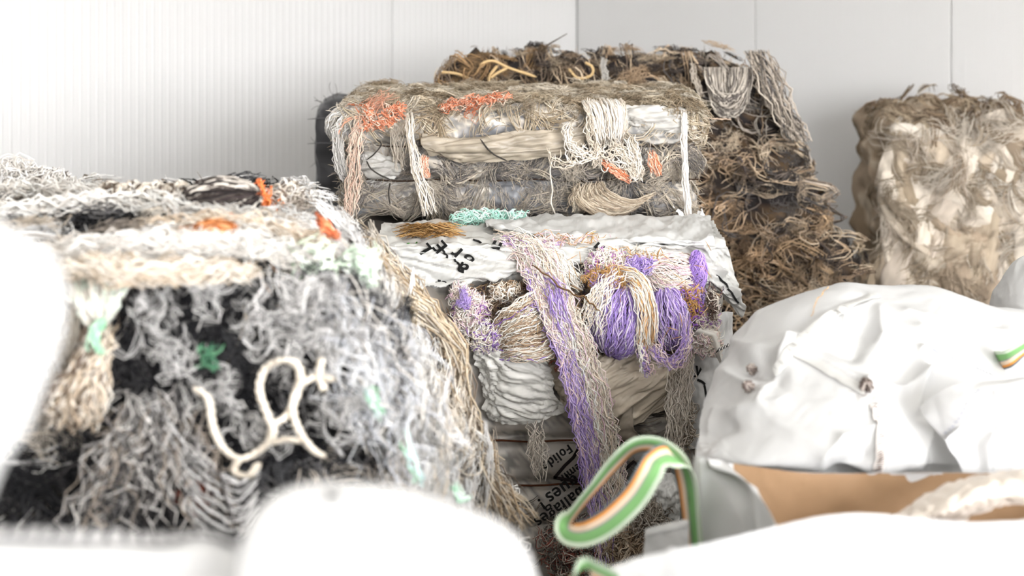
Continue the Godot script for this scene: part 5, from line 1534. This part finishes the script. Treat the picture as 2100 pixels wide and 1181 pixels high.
	g = cloth([ctr, r0, top, r1, r2, r3], {"nu": 160, "nv": 90, "disp": facets(0.008, 4.0, 3.0, 0.003), "wrap": true})
	put(weave(g), "body", M.fabric, t)
	var ws := ats([[1150, 1210, 2.3], [1195, 1165, 2.28], [1225, 1172, 2.25], [1270, 1195, 2.2]])
	var wa := []
	for k in 4: wa.append(Vector3(0.3, 0.6, 0.7))
	webbing(ws, wa, 0.04, "lifting_loop", t, "dark edged orange lifting loop")
	# ---- small bag at the frame's side, by the beige bale
	t = thing("bulk_bag", "small crumpled white bag standing before the beige netting bale", "bag", Vector3(1.92, 0, -4.6), grp)
	g = bag_shape([[1.98, 1.08, -4.65, 0.02, 0.02, 2.2], [1.98, 1.075, -4.65, 0.14, 0.12, 2.4], [1.98, 0.98, -4.65, 0.22, 0.2, 2.6], [1.99, 0.86, -4.65, 0.25, 0.24, 2.8], [2.0, 0.4, -4.65, 0.3, 0.28, 3.0], [2.0, 0.006, -4.65, 0.3, 0.28, 3.0]], {"nu": 90, "nv": 80, "disp": facets(0.02, 6.0, 5.0, 0.004)})
	put(weave(g), "body", M.fabric, t)
	var gw := ats([[2040, 740, 3.62], [2065, 735, 3.5], [2110, 708, 3.46], [2160, 690, 3.44]])
	var ga := []
	for k in 4: ga.append(Vector3(-0.3, 0.8, 0.5))
	webbing(gw, ga, 0.05, "lifting_loop", get_node("bulk_bag"), "green and dark striped lifting loop")
	# ---- near bags at the other side, far out of focus
	t = thing("bulk_bag", "white bag with a ribbed webbing hem before the black netting", "bag", Vector3(-0.8, 0, -1.6), grp)
	rows = sheet([
		[[-300, 1092], [-100, 1090], [60, 1092], [200, 1098], [330, 1102], [420, 1092], [490, 1112], [560, 1180]],
		[[-300, 1112], [-100, 1112], [60, 1114], [200, 1120], [330, 1124], [420, 1112], [490, 1130], [560, 1200]],
		[[-300, 1200], [-100, 1200], [60, 1200], [200, 1200], [330, 1200], [420, 1200], [500, 1210], [570, 1260]],
		[[-300, 1800], [-100, 1800], [60, 1800], [200, 1800], [330, 1800], [420, 1800], [500, 1800], [570, 1800]],
		[[-300, 3400], [-100, 3400], [60, 3400], [200, 3400], [330, 3400], [420, 3400], [500, 3400], [570, 3400]]], [[1.72, 1.7, 1.7, 1.7, 1.72, 1.74, 1.8, 1.9], [1.7, 1.68, 1.68, 1.68, 1.7, 1.72, 1.78, 1.88], [1.66, 1.64, 1.64, 1.64, 1.66, 1.68, 1.74, 1.86], 1.62, 1.6])
	for j in rows.size():    # the bag's rim goes on round behind, as a closed ring
		var a: Vector3 = rows[j][-1]
		var e: Vector3 = rows[j][0]
		rows[j].append(Vector3(a.x - 0.12, maxf(0.006, minf(a.y, 0.9)), -2.2))
		rows[j].append(Vector3((a.x + e.x) * 0.5, maxf(0.006, minf(a.y, 0.85)), -2.3))
		rows[j].append(Vector3(e.x, maxf(0.006, minf(e.y, 0.9)), -2.2))
		rows[j].append(e)
	g = cloth(rows, {"nu": 120, "nv": 60, "disp": facets(0.008, 5.0, 7.0), "wrap": true})
	put(weave(g), "body", M.fabric, t)
	put(seam(g, [[-150, 1100], [0, 1100], [100, 1104], [220, 1110], [330, 1113], [420, 1102], [480, 1118]], 0.026, lin(190, 189, 188), 0.006, 30), "webbing_hem", M.yarn, t, "grey ribbed webbing hem")
	put(stitches(g, [[-150, 1100], [0, 1100], [100, 1104], [220, 1110], [330, 1113], [420, 1102], [480, 1118]], 0.02, 0.03, 0.0045, [lin(80, 80, 82), lin(110, 110, 110)], 0.0, 0.011), "stitching", M.yarn, t, "", "stuff")
	t = thing("bulk_bag", "rounded white bag top hiding the foot of the netting bale", "bag", Vector3(-0.2, 0, -1.35), grp)
	var cx := at(790, 1000, 1.4).x
	g = bag_shape([[cx - 0.06, 1.497, -1.42, 0.01, 0.01, 2.0], [cx - 0.06, 1.49, -1.42, 0.07, 0.06, 2.3], [cx - 0.025, 1.46, -1.4, 0.132, 0.12, 2.4], [cx - 0.005, 1.4, -1.4, 0.16, 0.17, 2.6], [cx, 1.2, -1.4, 0.195, 0.18, 2.8], [cx, 0.5, -1.4, 0.22, 0.18, 3.0], [cx, 0.006, -1.4, 0.22, 0.18, 3.0]], {"nu": 90, "nv": 90, "disp": facets(0.01, 5.0, 9.0), "turn": 0.9})
	put(weave(g), "body", M.fabric, t)
	t = thing("bulk_bag", "tall plain white bag at the corner of the black and white netting bale", "bag", Vector3(-0.65, 0, -1.15), grp)
	var gx := at(120, 700, 1.15).x
	g = bag_shape([[gx - 0.16, 1.86, -1.15, 0.01, 0.01, 2.0], [gx - 0.16, 1.855, -1.15, 0.07, 0.06, 2.3], [gx - 0.15, 1.81, -1.15, 0.135, 0.12, 2.3], [gx - 0.16, 1.74, -1.15, 0.16, 0.14, 2.3], [gx - 0.19, 1.66, -1.15, 0.16, 0.15, 2.3], [gx - 0.25, 1.55, -1.15, 0.17, 0.15, 2.4], [gx - 0.27, 1.2, -1.15, 0.18, 0.16, 2.6], [gx - 0.27, 0.006, -1.15, 0.18, 0.16, 2.8]], {"nu": 80, "nv": 90, "disp": facets(0.006, 5.0, 12.0)})
	put(weave(g), "body", M.fabric, t)

# striped lifting webbing: five strips sewn side by side
func webbing(path: Array, across: Array, width: float, called: String, parent: Node, label: String) -> void:
	var cols := [lin(96, 104, 108), lin(222, 148, 70), lin(230, 208, 182), lin(150, 150, 150), lin(126, 174, 114), lin(196, 210, 188)]
	var frac := [0.1, 0.12, 0.2, 0.06, 0.34, 0.18]
	var o := Node3D.new()
	o.name = called
	parent.add_child(o, true)
	o.set_meta("label", label)
	var segs := 12 * (path.size() - 1)
	var from := -0.5
	for k in cols.size():
		var P := PackedVector3Array()
		var S := PackedVector3Array()
		var mid: float = from + frac[k] * 0.5
		from += frac[k]
		for i in segs + 1:
			S.append(catmull(across, float(i) / segs).normalized())
			P.append(catmull(path, float(i) / segs))
		for i in segs + 1:
			var t := (P[mini(i + 1, segs)] - P[maxi(i - 1, 0)]).normalized()
			S[i] = (S[i] - t * S[i].dot(t)).normalized()
		for i in segs + 1: P[i] += S[i] * (width * mid)
		var y := Yarn.new()
		y.tape(P, S, width * frac[k], 0.003, cols[k])
		put(spin(y), "stripe", M.yarn, o)
func build_small_things() -> void:
	# rope coiled over the dark netting
	var t := thing("rope", "cream rope looped and knotted over the dark netting", "rope", Vector3(-0.4, 1.0, -2.6))
	for q in [[[400, 795], [428, 820], [436, 870], [455, 915], [490, 940], [530, 925], [560, 890], [548, 850], [532, 800], [545, 755], [585, 738], [612, 755], [612, 800], [590, 850], [560, 870]], [[600, 735], [618, 770], [600, 830], [612, 880], [640, 920], [665, 935]], [[560, 870], [555, 905], [590, 900], [620, 905]], [[490, 940], [480, 965], [510, 975], [530, 950]], [[610, 790], [650, 772], [685, 778]], [[660, 735], [655, 770], [665, 800]]]:
		var c := []
		for i in q.size(): c.append(at(q[i][0], q[i][1], 2.64 + 0.02 * sin(i * 1.7)))
		var y := Yarn.new()
		for s in 3:
			var pts := PackedVector3Array()
			var n: int = q.size() * 7
			for i in n + 1:
				var a := i * 0.75 + s * TAU / 3.0
				pts.append(catmull(c, float(i) / n) + Vector3(cos(a), sin(a) * 0.7, sin(a)) * 0.0045)
			y.tube(pts, 0.005, vary(lin(232, 222, 206), 0.06), 5)
		put(spin(y), "strand", M.yarn, t)
	# dark striped hank lying on the bale's top
	t = thing("yarn_hank", "black and white striped hank lying on the netting bale's top", "yarn hank", on_level(455, 425, 1.47))
	var y := Yarn.new()
	ball(y, on_level(456, 405, 1.53), Vector3(0.095, 0.05, 0.06), Vector3(1, 0.25, 0.1), 420, 0.0028, [lin(66, 60, 58), lin(90, 82, 78), lin(214, 206, 196), lin(50, 46, 46)], {"wave": 0.05, "reach": 0.7})
	put(spin(y), "strands", M.yarn, t)
	t = thing("yarn_hank", "pale hank with brown streaks curled beside the dark striped hank", "yarn hank", on_level(290, 420, 1.47))
	y = Yarn.new()
	for k in 7: ball(y, on_level(225 + k * 24, 398 + (k % 2) * 6, 1.52), Vector3(0.03, 0.034, 0.04), Vector3(0.4 * (k % 3 - 1), 0.3, 1), 60, 0.0026, [lin(232, 226, 216), lin(206, 196, 182), lin(100, 88, 78)], {"wave": 0.2})
	put(spin(y), "strands", M.yarn, t)
	t = thing("yarn_tuft", "orange and cream tuft at the end of the dark striped hank", "yarn tuft", on_level(550, 430, 1.46))
	y = Yarn.new()
	tangle(y, 540, 432, 26, 10, 3.5, 0.03, 60, [lin(238, 132, 66), lin(244, 160, 100)], {"size": 0.035, "r": 0.0026})
	tangle(y, 525, 405, 9, 22, 3.48, 0.02, 30, [lin(240, 136, 84)], {"size": 0.03, "r": 0.0026, "dir": Vector3(0.6, 1, 0)})
	put(spin(y), "orange_strands", M.yarn, t, "bright orange strands")
	y = Yarn.new()
	tangle(y, 585, 418, 42, 26, 3.55, 0.05, 240, [lin(238, 234, 228), lin(222, 212, 198), lin(120, 108, 98)], {"size": 0.03, "r": 0.0024})
	put(spin(y), "cream_strands", M.yarn, t, "cream strands")
	t = thing("yarn_tuft", "orange thread lying over the netting bale's far corner", "yarn tuft", on_level(670, 470, 1.45))
	y = Yarn.new()
	bundle(y, [on_level(645, 445, 1.5), on_level(662, 462, 1.5), on_level(678, 482, 1.47), on_level(690, 495, 1.44)], {"n": 22, "w": 0.012, "th": 0.008, "r": 0.0026, "cols": [lin(238, 120, 76), lin(244, 150, 110)], "trim": 0.3})
	put(spin(y), "strands", M.yarn, t)
	t = thing("yarn_tuft", "rust orange skein lying in the middle of the netting bale's top", "yarn tuft", on_level(465, 490, 1.47))
	y = Yarn.new()
	ball(y, on_level(440, 478, 1.52), Vector3(0.05, 0.028, 0.04), Vector3(1, 0, 0.1), 120, 0.0028, [lin(190, 116, 66), lin(150, 88, 52), lin(216, 160, 116)], {"wave": 0.1})
	put(spin(y), "strands", M.yarn, t)
	y = Yarn.new()
	tangle(y, 500, 482, 36, 9, 3.05, 0.03, 80, [lin(226, 170, 130), lin(238, 206, 180), lin(222, 120, 70)], {"size": 0.04, "r": 0.0026, "dir": Vector3(1, 0, 0)})
	put(spin(y), "frayed_end", M.yarn, t, "", "stuff")
	t = thing("yarn_heap", "fluffy white heap of yarn on the netting bale by the wall", "yarn heap", on_level(60, 400, 1.47))
	y = Yarn.new()
	tangle(y, 20, 365, 60, 22, 3.9, 0.08, 300, [lin(240, 238, 236), lin(226, 222, 216), lin(206, 200, 192)], {"size": 0.04, "r": 0.0026})
	tangle(y, 90, 382, 50, 16, 3.85, 0.08, 220, [lin(238, 236, 232), lin(220, 214, 206), lin(120, 112, 106)], {"size": 0.035, "r": 0.0026})
	put(spin(y), "strands", M.yarn, t, "", "stuff")
	# straw and teal net on the purple bale's top
	t = thing("straw_bundle", "brown straw bundle lying on the film of the purple yarn bale", "straw", on_level(880, 480, 1.18))
	y = Yarn.new()
	for k in 170:
		var c := Vector2(rng.randf_range(835, 925), rng.randf_range(458, 484))
		var a := rng.randf_range(-0.45, 0.35) + (PI if rng.randf() < 0.5 else 0.0)
		var l := rng.randf_range(14, 40)
		var hgt := 1.2 + 0.085 * maxf(0.0, 1.0 - absf(c.x - 880) / 55.0) * rng.randf()
		y.tube(PackedVector3Array([on_level(c.x - cos(a) * l, c.y + 6, 1.19), on_level(c.x, c.y - 3, hgt), on_level(c.x + cos(a) * l, c.y + sin(a) * l * 0.3 + 4, 1.19)]), 0.0019, vary(any_of([lin(176, 134, 84), lin(200, 162, 110), lin(140, 104, 64), lin(120, 92, 62)]), 0.2))
	put(spin(y), "stems", M.yarn, t, "", "stuff")
	t = thing("net_scrap", "turquoise frayed net scrap between straw and crumpled white film", "net scrap", on_level(1010, 458, 1.18))
	y = Yarn.new()
	tangle(y, 1010, 442, 66, 6, 4.9, 0.04, 80, [lin(186, 228, 214), lin(212, 236, 228), lin(156, 212, 194), lin(236, 240, 237)], {"size": 0.03, "dir": Vector3(1, 0.15, 0), "r": 0.0022})
	tangle(y, 960, 450, 30, 5, 4.85, 0.03, 24, [lin(170, 216, 202), lin(200, 228, 218)], {"size": 0.03, "r": 0.0022})
	put(spin(y), "strands", M.yarn, t, "", "stuff")
	# bent wire on the dark bale
	t = thing("wire", "thin bent wire standing up from the dark brown bale", "wire", at(1090, 125, 6.5))
	y = Yarn.new()
	var pts := PackedVector3Array()
	for q in [[1085, 126], [1098, 112], [1112, 98], [1130, 88], [1163, 69]]: pts.append(at(q[0], q[1], 6.5))
	y.tube(pts, 0.0042, lin(96, 88, 80), 5)
	put(spin(y), "shaft", M.yarn, t)
	y = Yarn.new()
	tangle(y, 1113, 100, 6, 6, 6.48, 0.01, 16, [lin(90, 78, 66), lin(120, 100, 80)], {"size": 0.015, "r": 0.003})
	put(spin(y), "knot", M.yarn, t)
	# striped cord end beside the purple bale
	t = thing("cord", "black and white twisted cord beside the purple yarn bale", "cord", at(1470, 720, 4.3))
	y = Yarn.new()
	for k in 12:
		var s := k / 11.0
		var c := at(lerpf(1472, 1505, s), lerpf(718, 702, s), 4.32)
		y.tube(PackedVector3Array([c + Vector3(-0.006, -0.008, 0), c + Vector3(0, 0, 0.006), c + Vector3(0.006, 0.008, 0)]), 0.0028, lin(236, 234, 230) if k % 2 else lin(46, 46, 48), 5)
	put(spin(y), "twist", M.yarn, t)
